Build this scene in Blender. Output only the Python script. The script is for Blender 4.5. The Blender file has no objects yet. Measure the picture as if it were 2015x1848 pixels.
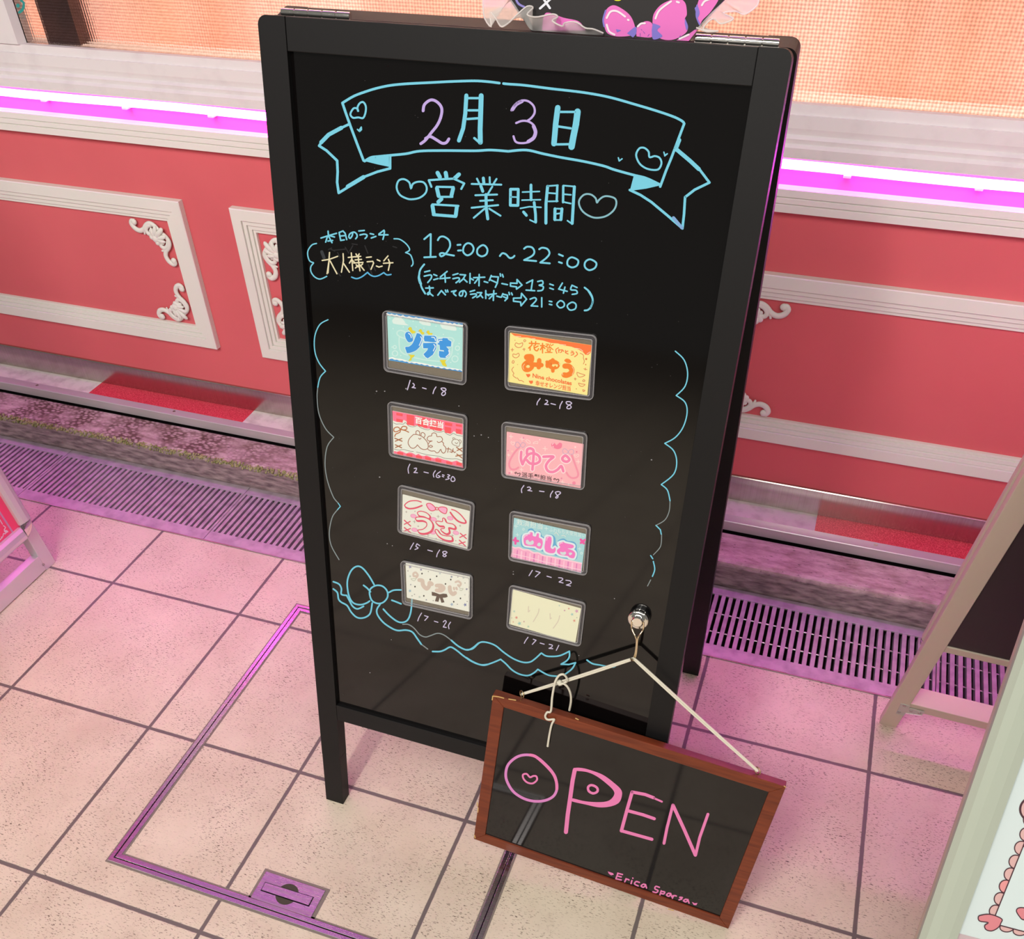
import bpy, math, random
from mathutils import Vector as V, Matrix
from mathutils.geometry import tessellate_polygon
random.seed(7)
SC = bpy.context.scene
COL = SC.collection
PI = math.pi

# ------------------------------------------------------------------ camera
FPX, CX, CY, IW, IH = 1823.34, 1007.5, 1185.97, 2015.0, 1848.0
RIGHT = V((0.943549, 0.330574, -0.020877))
DOWN = V((0.21427, -0.657219, -0.722601))
FWD = V((-0.252594, 0.677336, -0.69095))
CAM = V((1.26973, -0.75005, 1.27521))
cd = bpy.data.cameras.new('camera')
cam = bpy.data.objects.new('camera', cd)
COL.objects.link(cam)
cd.sensor_fit = 'HORIZONTAL'
cd.sensor_width = 36.0
cd.lens = FPX / IW * 36.0
cd.shift_x = -(CX - IW / 2) / IW
cd.shift_y = (CY - IH / 2) / IW
cd.clip_start = 0.02
m = Matrix((RIGHT, -DOWN, -FWD)).transposed().to_4x4()
m.translation = CAM
cam.matrix_world = m
SC.camera = cam

# ------------------------------------------------------------------ world, lights, exposure
SC.view_settings.view_transform = 'Standard'
SC.view_settings.look = 'None'
SC.view_settings.gamma = 1.0
SC.view_settings.use_curve_mapping = False
SC.view_settings.exposure = 0.0
w = bpy.data.worlds.new('world')
SC.world = w
w.use_nodes = True
w.node_tree.nodes['Background'].inputs[0].default_value = (0.95, 0.93, 0.86, 1)
w.node_tree.nodes['Background'].inputs[1].default_value = 0.19
WHITE = (1.0, 0.96, 0.90)


def area(name, loc, rot, sx, sy, power, col):
    l = bpy.data.lights.new(name, 'AREA')
    l.shape = 'RECTANGLE'
    l.size, l.size_y, l.energy, l.color = sx, sy, power, col
    o = bpy.data.objects.new(name, l)
    COL.objects.link(o)
    o.location, o.rotation_euler = loc, rot
    return o


MAGENTA = (0.88, 0.06, 1.0)
area('ceiling_tube_light', (0.68, -1.75, 2.5), (0, 0, 0), 0.10, 1.5, 40, WHITE)
area('ceiling_tube_light', (-1.5, -1.9, 2.5), (0, 0, 0), 0.10, 1.5, 17, WHITE)
area('ceiling_tube_light', (2.7, -1.7, 2.5), (0, 0, 0), 0.10, 1.5, 26, WHITE)
area('front_fill_light', (0.6, -3.3, 3.3), (math.radians(50), 0, 0), 4.0, 1.4, 125, WHITE)  # unseen fill lamp, added to brighten the wall from the front
area('fascia_light', (0.5, 0.80, 2.45), (math.radians(-50), 0, 0), 4.2, 0.28, 6.5, MAGENTA)
area('window_head_light', (0.5, 0.82, 1.62), (math.radians(-70), 0, 0), 4.2, 0.02, 0.6, MAGENTA)


area('sill_fill_light', (0.9, 0.925, 1.72), (0, 0, 0), 3.6, 0.05, 18, (1.0, 0.86, 0.62))  # added lamp between pane and curtain, brightens the inner sill


# ------------------------------------------------------------------ materials
def lin(c):
    def f(x):
        x /= 255.0
        return x / 12.92 if x <= 0.04045 else ((x + 0.055) / 1.055) ** 2.4
    return (f(c[0]), f(c[1]), f(c[2]), 1.0)


MATS = {}


def mat(name, rgb=(200, 200, 200), rough=0.5, metal=0.0, spec=0.5, emit=None, es=0.0, trans=0.0, ior=None, bump=None, var=None, coat=0.0):
    if name in MATS:
        return MATS[name]
    m = bpy.data.materials.new(name)
    m.use_nodes = True
    nt = m.node_tree
    b = nt.nodes['Principled BSDF']
    b.inputs['Base Color'].default_value = lin(rgb)
    b.inputs['Roughness'].default_value = rough
    b.inputs['Metallic'].default_value = metal
    b.inputs['Specular IOR Level'].default_value = spec
    b.inputs['Coat Weight'].default_value = coat
    if trans:
        b.inputs['Transmission Weight'].default_value = trans
    if ior:
        b.inputs['IOR'].default_value = ior
    if emit:
        b.inputs['Emission Color'].default_value = lin(emit)
        b.inputs['Emission Strength'].default_value = es
    tc = nt.nodes.new('ShaderNodeTexCoord')
    if bump:
        n = nt.nodes.new('ShaderNodeTexNoise')
        n.inputs['Scale'].default_value = bump[0]
        n.inputs['Detail'].default_value = 6
        bp = nt.nodes.new('ShaderNodeBump')
        bp.inputs['Strength'].default_value = bump[1]
        bp.inputs['Distance'].default_value = bump[2] if len(bump) > 2 else 0.002
        nt.links.new(tc.outputs['Object'], n.inputs['Vector'])
        nt.links.new(n.outputs['Fac'], bp.inputs['Height'])
        nt.links.new(bp.outputs['Normal'], b.inputs['Normal'])
    if var:  # (rgb2, scale, lo, hi, stretch)
        n = nt.nodes.new('ShaderNodeTexNoise')
        n.inputs['Scale'].default_value = var[1]
        n.inputs['Detail'].default_value = 5
        mp = nt.nodes.new('ShaderNodeMapping')
        if len(var) > 4:
            mp.inputs['Scale'].default_value = var[4]
        r = nt.nodes.new('ShaderNodeValToRGB')
        r.color_ramp.elements[0].position = var[2]
        r.color_ramp.elements[1].position = var[3]
        r.color_ramp.elements[0].color = lin(rgb)
        r.color_ramp.elements[1].color = lin(var[0])
        nt.links.new(tc.outputs['Object'], mp.inputs['Vector'])
        nt.links.new(mp.outputs['Vector'], n.inputs['Vector'])
        nt.links.new(n.outputs['Fac'], r.inputs['Fac'])
        nt.links.new(r.outputs['Color'], b.inputs['Base Color'])
    MATS[name] = m
    return m


def ink_mat(rgb):
    return mat('ink_%02x%02x%02x' % rgb, tuple(int(c * 0.89) for c in rgb), 0.65, spec=0.2)


def film(name, rgb, fac, rough=0.15, transl=False):
    if name in MATS:
        return MATS[name]
    m = bpy.data.materials.new(name)
    m.use_nodes = True
    nt = m.node_tree
    b = nt.nodes['Principled BSDF']
    b.inputs['Base Color'].default_value = lin(rgb)
    b.inputs['Roughness'].default_value = rough
    t = nt.nodes.new('ShaderNodeBsdfTransparent')
    mx = nt.nodes.new('ShaderNodeMixShader')
    mx.inputs[0].default_value = fac
    src = b.outputs[0]
    if transl:
        tl = nt.nodes.new('ShaderNodeBsdfTranslucent')
        tl.inputs[0].default_value = lin(rgb)
        m2 = nt.nodes.new('ShaderNodeMixShader')
        m2.inputs[0].default_value = 0.5
        nt.links.new(src, m2.inputs[1])
        nt.links.new(tl.outputs[0], m2.inputs[2])
        src = m2.outputs[0]
    nt.links.new(t.outputs[0], mx.inputs[1])
    nt.links.new(src, mx.inputs[2])
    nt.links.new(mx.outputs[0], nt.nodes['Material Output'].inputs[0])
    MATS[name] = m
    return m


class NT:
    """small node-building helper for the few richer materials"""
    def __init__(s, name):
        s.m = bpy.data.materials.new(name)
        s.m.use_nodes = True
        s.t = s.m.node_tree
        s.b = s.t.nodes['Principled BSDF']
        s.tc = s.n('ShaderNodeTexCoord')
        MATS[name] = s.m

    def n(s, k, **kw):
        nd = s.t.nodes.new(k)
        for a, v in kw.items():
            setattr(nd, a, v)
        return nd

    def l(s, a, b):
        s.t.links.new(a, b)

    def math(s, op, a, b=None, clamp=False):
        nd = s.n('ShaderNodeMath', operation=op)
        nd.use_clamp = clamp
        for i, x in enumerate((a, b)):
            if x is None:
                continue
            if isinstance(x, (int, float)):
                nd.inputs[i].default_value = x
            else:
                s.l(x, nd.inputs[i])
        return nd.outputs[0]

    def noise(s, vec, scale, detail=3, rough=0.5):
        nd = s.n('ShaderNodeTexNoise')
        nd.inputs['Scale'].default_value = scale
        nd.inputs['Detail'].default_value = detail
        nd.inputs['Roughness'].default_value = rough
        s.l(vec, nd.inputs['Vector'])
        return nd.outputs['Fac']

    def mapping(s, scale=(1, 1, 1), rot=(0, 0, 0), loc=(0, 0, 0)):
        nd = s.n('ShaderNodeMapping')
        nd.inputs['Scale'].default_value = scale
        nd.inputs['Rotation'].default_value = rot
        nd.inputs['Location'].default_value = loc
        s.l(s.tc.outputs['Object'], nd.inputs['Vector'])
        return nd.outputs[0]

    def step(s, x, lo, hi):
        nd = s.n('ShaderNodeMapRange')
        nd.inputs['From Min'].default_value = lo
        nd.inputs['From Max'].default_value = hi
        s.l(x, nd.inputs['Value'])
        return nd.outputs[0]

    def mix(s, fac, a, b):
        nd = s.n('ShaderNodeMix', data_type='RGBA')
        if isinstance(fac, (int, float)):
            nd.inputs[0].default_value = fac
        else:
            s.l(fac, nd.inputs[0])
        for i, x in ((6, a), (7, b)):
            if isinstance(x, tuple):
                nd.inputs[i].default_value = x
            else:
                s.l(x, nd.inputs[i])
        return nd.outputs[2]

    def bump(s, h, strength, dist):
        nd = s.n('ShaderNodeBump')
        nd.inputs['Strength'].default_value = strength
        nd.inputs['Distance'].default_value = dist
        s.l(h, nd.inputs['Height'])
        s.l(nd.outputs[0], s.b.inputs['Normal'])


def floor_material():
    s = NT('speckled_tile')
    sep = s.n('ShaderNodeSeparateXYZ')
    s.l(s.tc.outputs['Object'], sep.inputs[0])
    g = None
    for ax in (0, 1):
        f = s.math('FRACT', s.math('ADD', s.math('DIVIDE', sep.outputs[ax], 0.3), 100.5))
        d = s.math('MULTIPLY', s.math('ABSOLUTE', s.math('SUBTRACT', f, 0.5)), 0.3)
        g = d if g is None else s.math('MINIMUM', g, d)
    wob = s.math('MULTIPLY', s.math('SUBTRACT', s.noise(s.mapping(), 60, 2), 0.5), 0.0016)
    grout = s.math('SUBTRACT', 1.0, s.step(s.math('ADD', g, wob), 0.0026, 0.0036))
    base = s.mix(s.step(s.noise(s.mapping(), 7, 6, 0.6), 0.35, 0.7), lin((208, 196, 176)), lin((192, 178, 158)))
    st = s.step(s.noise(s.mapping(), 11, 8, 0.7), 0.58, 0.78)
    base = s.mix(s.math('MULTIPLY', st, 0.4), base, lin((150, 125, 112)))
    fl = None
    for rot, off in ((0.5, 0), (1.7, 5), (2.7, 9)):
        n = s.noise(s.mapping((150, 560, 1), (0, 0, rot), (off, off, 0)), 1.0, 2, 0.4)
        x = s.step(n, 0.64, 0.70)
        fl = x if fl is None else s.math('MAXIMUM', fl, x)
    dens = s.step(s.noise(s.mapping((1, 1, 1), (0, 0, 0), (3, 3, 0)), 14, 3), 0.3, 0.62)
    fl = s.math('MULTIPLY', fl, s.math('ADD', s.math('MULTIPLY', dens, 0.75), 0.15), True)
    base = s.mix(fl, base, lin((72, 56, 47)))
    col = s.mix(grout, base, lin((104, 95, 92)))
    s.l(col, s.b.inputs['Base Color'])
    s.b.inputs['Roughness'].default_value = 0.42
    s.b.inputs['Specular IOR Level'].default_value = 0.35
    s.bump(s.math('SUBTRACT', s.math('MULTIPLY', s.noise(s.mapping(), 30, 5), 0.3), grout), 0.35, 0.002)
    return s.m


def kerb_material():
    s = NT('pebble_concrete')
    vo = s.n('ShaderNodeTexVoronoi')
    vo.inputs['Scale'].default_value = 92
    s.l(s.mapping((1, 1.5, 1)), vo.inputs['Vector'])
    sep = s.n('ShaderNodeSeparateXYZ')
    s.l(s.tc.outputs['Object'], sep.inputs[0])
    peb = s.step(vo.outputs['Distance'], 0.25, 0.62)
    left = s.math('SUBTRACT', 1.0, s.step(sep.outputs[0], -0.05, 0.35))
    patch = s.math('MULTIPLY', s.step(s.noise(s.mapping(), 14, 4), 0.36, 0.55), left)
    c = s.mix(s.step(s.noise(s.mapping((1, 3, 1)), 22, 7, 0.65), 0.35, 0.68), lin((196, 178, 172)), lin((138, 116, 108)))
    c = s.mix(s.math('MULTIPLY', peb, patch), c, lin((92, 70, 60)))
    dirt = s.step(s.noise(s.mapping((30, 70, 30)), 3.2, 4), 0.64, 0.7)
    c = s.mix(s.math('MULTIPLY', dirt, 0.7), c, lin((60, 45, 42)))
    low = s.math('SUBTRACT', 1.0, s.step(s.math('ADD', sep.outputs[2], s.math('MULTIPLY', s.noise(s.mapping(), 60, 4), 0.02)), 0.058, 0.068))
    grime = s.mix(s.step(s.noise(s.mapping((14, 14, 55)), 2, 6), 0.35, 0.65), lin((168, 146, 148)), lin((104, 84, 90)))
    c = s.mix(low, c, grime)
    s.l(c, s.b.inputs['Base Color'])
    s.b.inputs['Roughness'].default_value = 0.75
    s.bump(s.math('ADD', vo.outputs['Distance'], s.noise(s.mapping(), 80, 5)), 0.5, 0.002)
    return s.m


def ledge_material():
    s = NT('red_white_vinyl')
    sep = s.n('ShaderNodeSeparateXYZ')
    s.l(s.tc.outputs['Object'], sep.inputs[0])
    f = s.math('FRACT', s.math('ADD', s.math('DIVIDE', s.math('SUBTRACT', sep.outputs[0], 0.022), 0.88), 50.0))
    red = s.math('GREATER_THAN', f, 0.5)
    spk = s.noise(s.mapping(), 420, 3)
    r = s.mix(s.step(spk, 0.4, 0.68), lin((196, 18, 52)), lin((238, 92, 108)))
    wh = s.mix(s.step(s.noise(s.mapping(), 40, 5), 0.45, 0.7), lin((226, 218, 212)), lin((198, 188, 182)))
    s.l(s.mix(red, wh, r), s.b.inputs['Base Color'])
    s.b.inputs['Roughness'].default_value = 0.35
    s.bump(spk, 0.25, 0.001)
    return s.m


def glass_material():
    s = NT('woven_patterned_glass')
    sep = s.n('ShaderNodeSeparateXYZ')
    s.l(s.tc.outputs['Object'], sep.inputs[0])
    wob = s.math('MULTIPLY', s.noise(s.mapping(), 30, 2), 1.6)
    a = s.math('SINE', s.math('ADD', s.math('MULTIPLY', sep.outputs[0], 1150.0), wob))
    b = s.math('SINE', s.math('ADD', s.math('MULTIPLY', sep.outputs[2], 1250.0), wob))
    h = s.math('ADD', s.math('MULTIPLY', s.math('ADD', a, b), 0.6), s.math('MULTIPLY', s.math('SUBTRACT', s.noise(s.mapping((190, 1, 260)), 1.0, 2), 0.5), 2.2))
    s.l(s.mix(s.step(h, -0.9, 0.9), lin((208, 192, 186)), lin((255, 255, 255))), s.b.inputs['Base Color'])  # tint puts the weave's refracted light and dark into the colour
    s.b.inputs['Transmission Weight'].default_value = 1.0
    s.b.inputs['Roughness'].default_value = 0.22
    s.b.inputs['IOR'].default_value = 1.25
    s.bump(h, 0.25, 0.0012)
    return s.m


def curtain_material():
    s = NT('orange_curtain_self_glow')
    sep = s.n('ShaderNodeSeparateXYZ')
    s.l(s.tc.outputs['Object'], sep.inputs[0])
    n = s.noise(s.mapping((5, 0.1, 0.2)), 1.0, 3)
    c = s.mix(s.step(n, 0.35, 0.65), lin((238, 172, 142)), lin((253, 214, 196)))  # light and dark of the folds put into the colour
    s.l(c, s.b.inputs['Base Color'])
    s.l(c, s.b.inputs['Emission Color'])
    s.b.inputs['Emission Strength'].default_value = 0.72  # light from behind put in as the cloth's own emission
    s.b.inputs['Roughness'].default_value = 0.9
    return s.m


def steel_material(name, rgb, rough, stretch):
    s = NT(name)
    n = s.noise(s.mapping(stretch), 1.0, 4)
    s.l(s.mix(n, lin(rgb), lin(tuple(int(c * 0.82) for c in rgb))), s.b.inputs['Base Color'])
    s.b.inputs['Metallic'].default_value = 1.0
    s.l(s.math('ADD', s.math('MULTIPLY', n, 0.15), rough - 0.07), s.b.inputs['Roughness'])
    return s.m


M_FLOOR, M_KERB, M_LEDGE, M_GLASS, M_CURT = floor_material(), kerb_material(), ledge_material(), glass_material(), curtain_material()
M_SKIRT = steel_material('brushed_steel_skirting', (205, 196, 188), 0.2, (900, 900, 6))
M_STEEL = steel_material('worn_steel', (205, 200, 200), 0.27, (8, 300, 300))
M_GRATE = mat('matt_steel', (186, 178, 182), 0.45, 0.45, var=((160, 150, 156), 40, 0.4, 0.7))
M_CHROME = mat('chrome', (235, 232, 225), 0.08, 1.0)
M_RED = mat('coral_red_paint', (222, 106, 112), 0.5, spec=0.3, bump=(900, 0.06, 0.0005), var=((215, 99, 106), 3.0, 0.3, 0.7))
M_CREAM = mat('cream_paint', (232, 230, 222), 0.5, spec=0.3)
M_WHITE = mat('white_paint', (228, 222, 222), 0.5, spec=0.3, var=((218, 210, 212), 26, 0.5, 0.8), bump=(200, 0.1, 0.001))
M_LED = mat('neon_tube_glow', (255, 255, 255), 0.4, emit=(238, 66, 255), es=42.0)
M_BLACKWOOD = mat('black_painted_wood', (14, 13, 14), 0.5, spec=0.28, bump=(300, 0.08, 0.0005))
M_BOARD = mat('glossy_black_board', (9, 7, 7), 0.07, spec=0.5)
M_MAHOG = mat('mahogany_wood', (114, 50, 24), 0.38, spec=0.4, var=((90, 35, 16), 16, 0.35, 0.7, (1, 6, 12)))
M_CORD = mat('white_cord', (206, 201, 184), 0.75, bump=(2500, 0.5, 0.0006))
M_DARK = mat('near_black', (14, 12, 13), 0.8, spec=0.1)
M_GROUT = mat('grey_mortar', (120, 108, 102), 0.8, bump=(300, 0.4, 0.001))


# ------------------------------------------------------------------ geometry helpers
def ray(u, v):
    return (RIGHT * ((u - CX) / FPX) + DOWN * ((v - CY) / FPX) + FWD).normalized()


class Plane:
    def __init__(s, O, U, Vv):
        s.O, s.U, s.V = V(O), V(U).normalized(), V(Vv).normalized()
        s.N = s.U.cross(s.V).normalized()      # towards the viewer

    def pt(s, a, b, off=0.0):
        return s.O + s.U * a + s.V * b + s.N * off

    def px(s, u, v, off=0.0):
        d = ray(u, v)
        o = s.O + s.N * off
        return CAM + d * ((o - CAM).dot(s.N) / d.dot(s.N))

    def ab(s, u, v, off=0.0):
        p = s.px(u, v, off) - s.O
        return p.dot(s.U), p.dot(s.V)


FLOOR = Plane((0, 0, 0), (1, 0, 0), (0, 1, 0))
WALLY = 0.865
WALL = Plane((0, WALLY, 0), (1, 0, 0), (0, 0, 1))


def ctr(P, closed=False, n=6):
    """Catmull-Rom through points (tuples or Vectors)"""
    Q = [V(p) for p in P]
    L = len(Q)
    out = []
    rng = range(L) if closed else range(L - 1)
    for i in rng:
        p0 = Q[(i - 1) % L] if closed or i > 0 else Q[0]
        p1, p2 = Q[i], Q[(i + 1) % L]
        p3 = Q[(i + 2) % L] if closed or i + 2 < L else Q[-1]
        for k in range(n):
            t = k / n
            out.append(0.5 * ((2 * p1) + (p2 - p0) * t + (2 * p0 - 5 * p1 + 4 * p2 - p3) * t * t + (3 * p1 - p0 - 3 * p2 + p3) * t ** 3))
    if not closed:
        out.append(Q[-1])
    return out


class MB:
    def __init__(s):
        s.v, s.f, s.mi, s.sm, s.mats = [], [], [], [], []
        s.cur = 0

    def use(s, m):
        if m not in s.mats:
            s.mats.append(m)
        s.cur = s.mats.index(m)
        return s

    def add(s, vs, fs, smooth=False):
        b = len(s.v)
        s.v += [V(x) for x in vs]
        for f in fs:
            s.f.append([b + i for i in f])
            s.mi.append(s.cur)
            s.sm.append(smooth)

    def hexa(s, p):     # 4 lower then 4 upper points
        s.add(p, [(3, 2, 1, 0), (4, 5, 6, 7), (0, 1, 5, 4), (1, 2, 6, 5), (2, 3, 7, 6), (3, 0, 4, 7)])

    def box(s, a, b):
        x0, y0, z0 = a
        x1, y1, z1 = b
        s.hexa([(x0, y0, z0), (x1, y0, z0), (x1, y1, z0), (x0, y1, z0), (x0, y0, z1), (x1, y0, z1), (x1, y1, z1), (x0, y1, z1)])

    def pbox(s, pl, a0, a1, b0, b1, o0, o1):   # box in a plane's own axes
        s.hexa([pl.pt(a0, b0, o0), pl.pt(a1, b0, o0), pl.pt(a1, b1, o0), pl.pt(a0, b1, o0),
                pl.pt(a0, b0, o1), pl.pt(a1, b0, o1), pl.pt(a1, b1, o1), pl.pt(a0, b1, o1)])

    def prism(s, P, d):  # polygon P (world points) extruded by vector d
        n = len(P)
        P = [V(x) for x in P]
        T = [p + V(d) for p in P]
        tri = tessellate_polygon([P])
        s.add(P + T, [tuple(t) for t in tri] + [tuple(n + i for i in t[::-1]) for t in tri] +
              [(i, (i + 1) % n, n + (i + 1) % n, n + i) for i in range(n)])

    def flat(s, P):
        P = [V(x) for x in P]
        s.add(P, [tuple(t) for t in tessellate_polygon([P])])

    def tube(s, P, r, n=8, closed=False, flat=None):
        P = [V(x) for x in P]
        L = len(P)
        R = r if isinstance(r, (list, tuple)) else [r] * L
        rings = []
        up = None
        for i in range(L):
            t = (P[(i + 1) % L] - P[i - 1]) if closed else (P[min(i + 1, L - 1)] - P[max(i - 1, 0)])
            t.normalize()
            if up is None:
                up = V((0, 0, 1)) if abs(t.z) < 0.9 else V((1, 0, 0))
            a = t.cross(up)
            a.normalize()
            c = a.cross(t)
            c.normalize()
            up = c
            ring = []
            for k in range(n):
                d = (a * math.cos(2 * PI * k / n) + c * math.sin(2 * PI * k / n)) * R[i]
                if flat:
                    d = d - flat[0] * d.dot(flat[0]) * (1 - flat[1])
                ring.append(P[i] + d)
            rings.append(ring)
        fs = []
        for i in range(L if closed else L - 1):
            j = (i + 1) % L
            for k in range(n):
                fs.append((i * n + k, i * n + (k + 1) % n, j * n + (k + 1) % n, j * n + k))
        s.add([p for r_ in rings for p in r_], fs, True)
        if not closed:
            for i, sg in ((0, -1), (L - 1, 1)):
                s.add(rings[i] , [tuple(range(n))[::sg]])

    def ball(s, c, r, n=10, flat=None):
        c = V(c)
        vs, fs = [], []
        for i in range(n + 1):
            th = PI * i / n
            for k in range(2 * n):
                ph = PI * k / n
                d = V((math.sin(th) * math.cos(ph), math.sin(th) * math.sin(ph), math.cos(th))) * r
                if flat:
                    d = d - flat[0] * d.dot(flat[0]) * (1 - flat[1])
                vs.append(c + d)
        for i in range(n):
            for k in range(2 * n):
                fs.append((i * 2 * n + k, i * 2 * n + (k + 1) % (2 * n), (i + 1) * 2 * n + (k + 1) % (2 * n), (i + 1) * 2 * n + k))
        s.add(vs, fs, True)

    def build(s, name, m, parent=None, bevel=0.0):
        L = V((0, 0, 0))
        if parent is not None:
            r = parent
            while r.parent:
                r = r.parent
            L = V(r.location)
        me = bpy.data.meshes.new(name)
        me.from_pydata([v - L for v in s.v], [], s.f)
        ms = s.mats if s.mats else [m]
        for x in ms:
            me.materials.append(x)
        me.polygons.foreach_set('material_index', s.mi)
        me.polygons.foreach_set('use_smooth', s.sm)
        me.update()
        o = bpy.data.objects.new(name, me)
        COL.objects.link(o)
        if parent is not None:
            o.parent = parent
        if bevel:
            md = o.modifiers.new('bevel', 'BEVEL')
            md.width, md.segments, md.limit_method = bevel, 2, 'ANGLE'
        return o


def thing(name, loc, label, cat, group=None):
    o = bpy.data.objects.new(name, None)
    o.empty_display_size = 0.05
    o.location = loc
    COL.objects.link(o)
    return tag(o, label, cat, group)


def tag(o, label, cat, group=None, kind=None):
    o['label'], o['category'] = label, cat
    if group:
        o['group'] = group
    if kind:
        o['kind'] = kind
    return o


def structure(o, label=None, cat=None):
    o['kind'] = 'structure'
    if label:
        o['label'] = label
    if cat:
        o['category'] = cat
    return o


# ---- drawing on a surface: strokes are given in the photo's pixels (through a zoom x0,y0,k) and laid onto a plane
def ink(mb, pl, xf, wd, text, off, rgb):
    mb.use(ink_mat(rgb))
    x0, y0, k = xf
    for st in text.split(';'):
        st = st.strip()
        if not st:
            continue
        kind = ''
        while st[0] in '~o#':
            kind += st[0]
            st = st[1:].strip()
        P = [tuple(float(c) for c in q.split(',')) for q in st.split()]
        P = [(p[0], p[1], 0.0) for p in P]
        closed = 'o' in kind
        if ('~' in kind or closed) and len(P) > 2:
            P = [tuple(q) for q in ctr(P, closed, 5)]
        W = [(x0 + p[0] * k, y0 + p[1] * k) for p in P]
        if '#' in kind:
            mb.flat([pl.px(u, v, off) for u, v in W])
            continue
        r = wd * k / 2
        W = [q for i, q in enumerate(W) if i == 0 or math.hypot(q[0] - W[i - 1][0], q[1] - W[i - 1][1]) > 1e-3]
        if closed:
            strip(mb, pl, W, r, off, True)
            continue
        part = [W[0]]
        for i in range(1, len(W)):
            part.append(W[i])
            if i < len(W) - 1:
                a1 = math.atan2(W[i][1] - W[i - 1][1], W[i][0] - W[i - 1][0])
                a2 = math.atan2(W[i + 1][1] - W[i][1], W[i + 1][0] - W[i][0])
                if abs((a2 - a1 + PI) % (2 * PI) - PI) > 0.95:
                    off += 6e-7
                    strip(mb, pl, part, r, off, False)
                    part = [W[i]]
        off += 6e-7
        strip(mb, pl, part, r, off, False)


def strip(mb, pl, W, r, off, closed):
    L = len(W)
    if L < 2:
        return
    nm = []
    for i in range(L if closed else L - 1):
        a, b_ = W[i], W[(i + 1) % L]
        d = math.hypot(b_[0] - a[0], b_[1] - a[1]) or 1e-9
        nm.append((-(b_[1] - a[1]) / d, (b_[0] - a[0]) / d))
    A, B = [], []
    for i in range(L):
        if closed:
            n1, n2 = nm[i - 1], nm[i]
        else:
            n1, n2 = nm[max(i - 1, 0)], nm[min(i, L - 2)]
        mx, my = n1[0] + n2[0], n1[1] + n2[1]
        q = mx * mx + my * my
        f = min(2 / q, 1.8) if q > 1e-6 else 1
        mx, my = mx * f * r, my * f * r
        A.append((W[i][0] + mx, W[i][1] + my))
        B.append((W[i][0] - mx, W[i][1] - my))
    vs = [pl.px(u, v, off + i * 3e-7) for i, (u, v) in enumerate(A)] + [pl.px(u, v, off + i * 3e-7) for i, (u, v) in enumerate(B)]
    mb.add(vs, [(i, L + i, L + (i + 1) % L, (i + 1) % L) for i in range(L if closed else L - 1)])
    if not closed:
        for c, n, sg in ((W[0], nm[0], 1), (W[-1], nm[-1], -1)):
            a0 = math.atan2(n[1], n[0])
            P = [(c[0] + r * math.cos(a0 + sg * PI * q / 5), c[1] + r * math.sin(a0 + sg * PI * q / 5)) for q in range(6)]
            mb.add([pl.px(u, v, off) for u, v in P], [tuple(range(6))[::sg]])


def star(xf, c, r, n=5, rot=-0.3, inner=0.42):
    P = []
    for i in range(2 * n):
        q = r if i % 2 == 0 else r * inner
        a = rot - PI / 2 + PI * i / n
        P.append('%.1f,%.1f' % (c[0] + q * math.cos(a), c[1] + q * math.sin(a)))
    return '#' + ' '.join(P)


def ell(c, rx, ry, rot=0.0, pre='#', n=14):
    P = []
    for i in range(n):
        a = 2 * PI * i / n
        x, y = rx * math.cos(a), ry * math.sin(a)
        P.append('%.1f,%.1f' % (c[0] + x * math.cos(rot) - y * math.sin(rot), c[1] + x * math.sin(rot) + y * math.cos(rot)))
    return pre + ' '.join(P)


def plus(c, r):
    return '%.0f,%.0f %.0f,%.0f; %.0f,%.0f %.0f,%.0f' % (c[0] - r, c[1] - 0.15 * r, c[0] + r, c[1] + 0.15 * r, c[0], c[1] - r, c[0], c[1] + r)


def lettering(mb, pl, xf, string, p0, p1, h, off, rgb, bold=0.0):
    """font glyphs fitted along the base line p0-p1 (zoom pixels), height h"""
    cu = bpy.data.curves.new('glyphs', 'FONT')
    cu.body = string
    cu.resolution_u = 3
    cu.offset = bold
    ob = bpy.data.objects.new('glyphs', cu)
    COL.objects.link(ob)
    bpy.context.view_layer.update()
    me = ob.evaluated_get(bpy.context.evaluated_depsgraph_get()).to_mesh()
    vs = [(q.co.x, q.co.y) for q in me.vertices]
    fs = [tuple(p.vertices) for p in me.polygons]
    bpy.data.objects.remove(ob)
    bpy.data.curves.remove(cu)
    if not vs:
        return
    xa, xb = min(q[0] for q in vs), max(q[0] for q in vs)
    ya, yb = min(q[1] for q in vs), max(q[1] for q in vs)
    x0, y0, k = xf
    mb.use(ink_mat(rgb))
    out = []
    for x, y in vs:
        t = (x - xa) / (xb - xa)
        s_ = (y - ya) / (yb - ya)
        out.append(pl.px(x0 + (p0[0] + (p1[0] - p0[0]) * t + 0.04 * h * s_) * k, y0 + (p0[1] + (p1[1] - p0[1]) * t - h * s_) * k, off))
    mb.add(out, fs)


def xtrude(prof, x0, x1, mb=None):
    mb = mb or MB()
    n = len(prof)
    mb.add([(x0, y, z) for y, z in prof] + [(x1, y, z) for y, z in prof],
           [(i, (i + 1) % n, n + (i + 1) % n, n + i) for i in range(n)])
    A = [V((x0, y, z)) for y, z in prof]
    tri = tessellate_polygon([A])
    mb.add(A, [tuple(t) for t in tri])
    mb.add([(x1, y, z) for y, z in prof], [tuple(t)[::-1] for t in tri])
    return mb


X0, X1 = -1.9, 2.9

# ================================================================== THE SETTING
b = MB()
b.box((-3.2, -7.0, -0.03), (5.0, 0.4755, 0.0))
structure(b.build('floor', M_FLOOR), 'cream speckled floor tiles with grey joints', 'floor')

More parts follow.
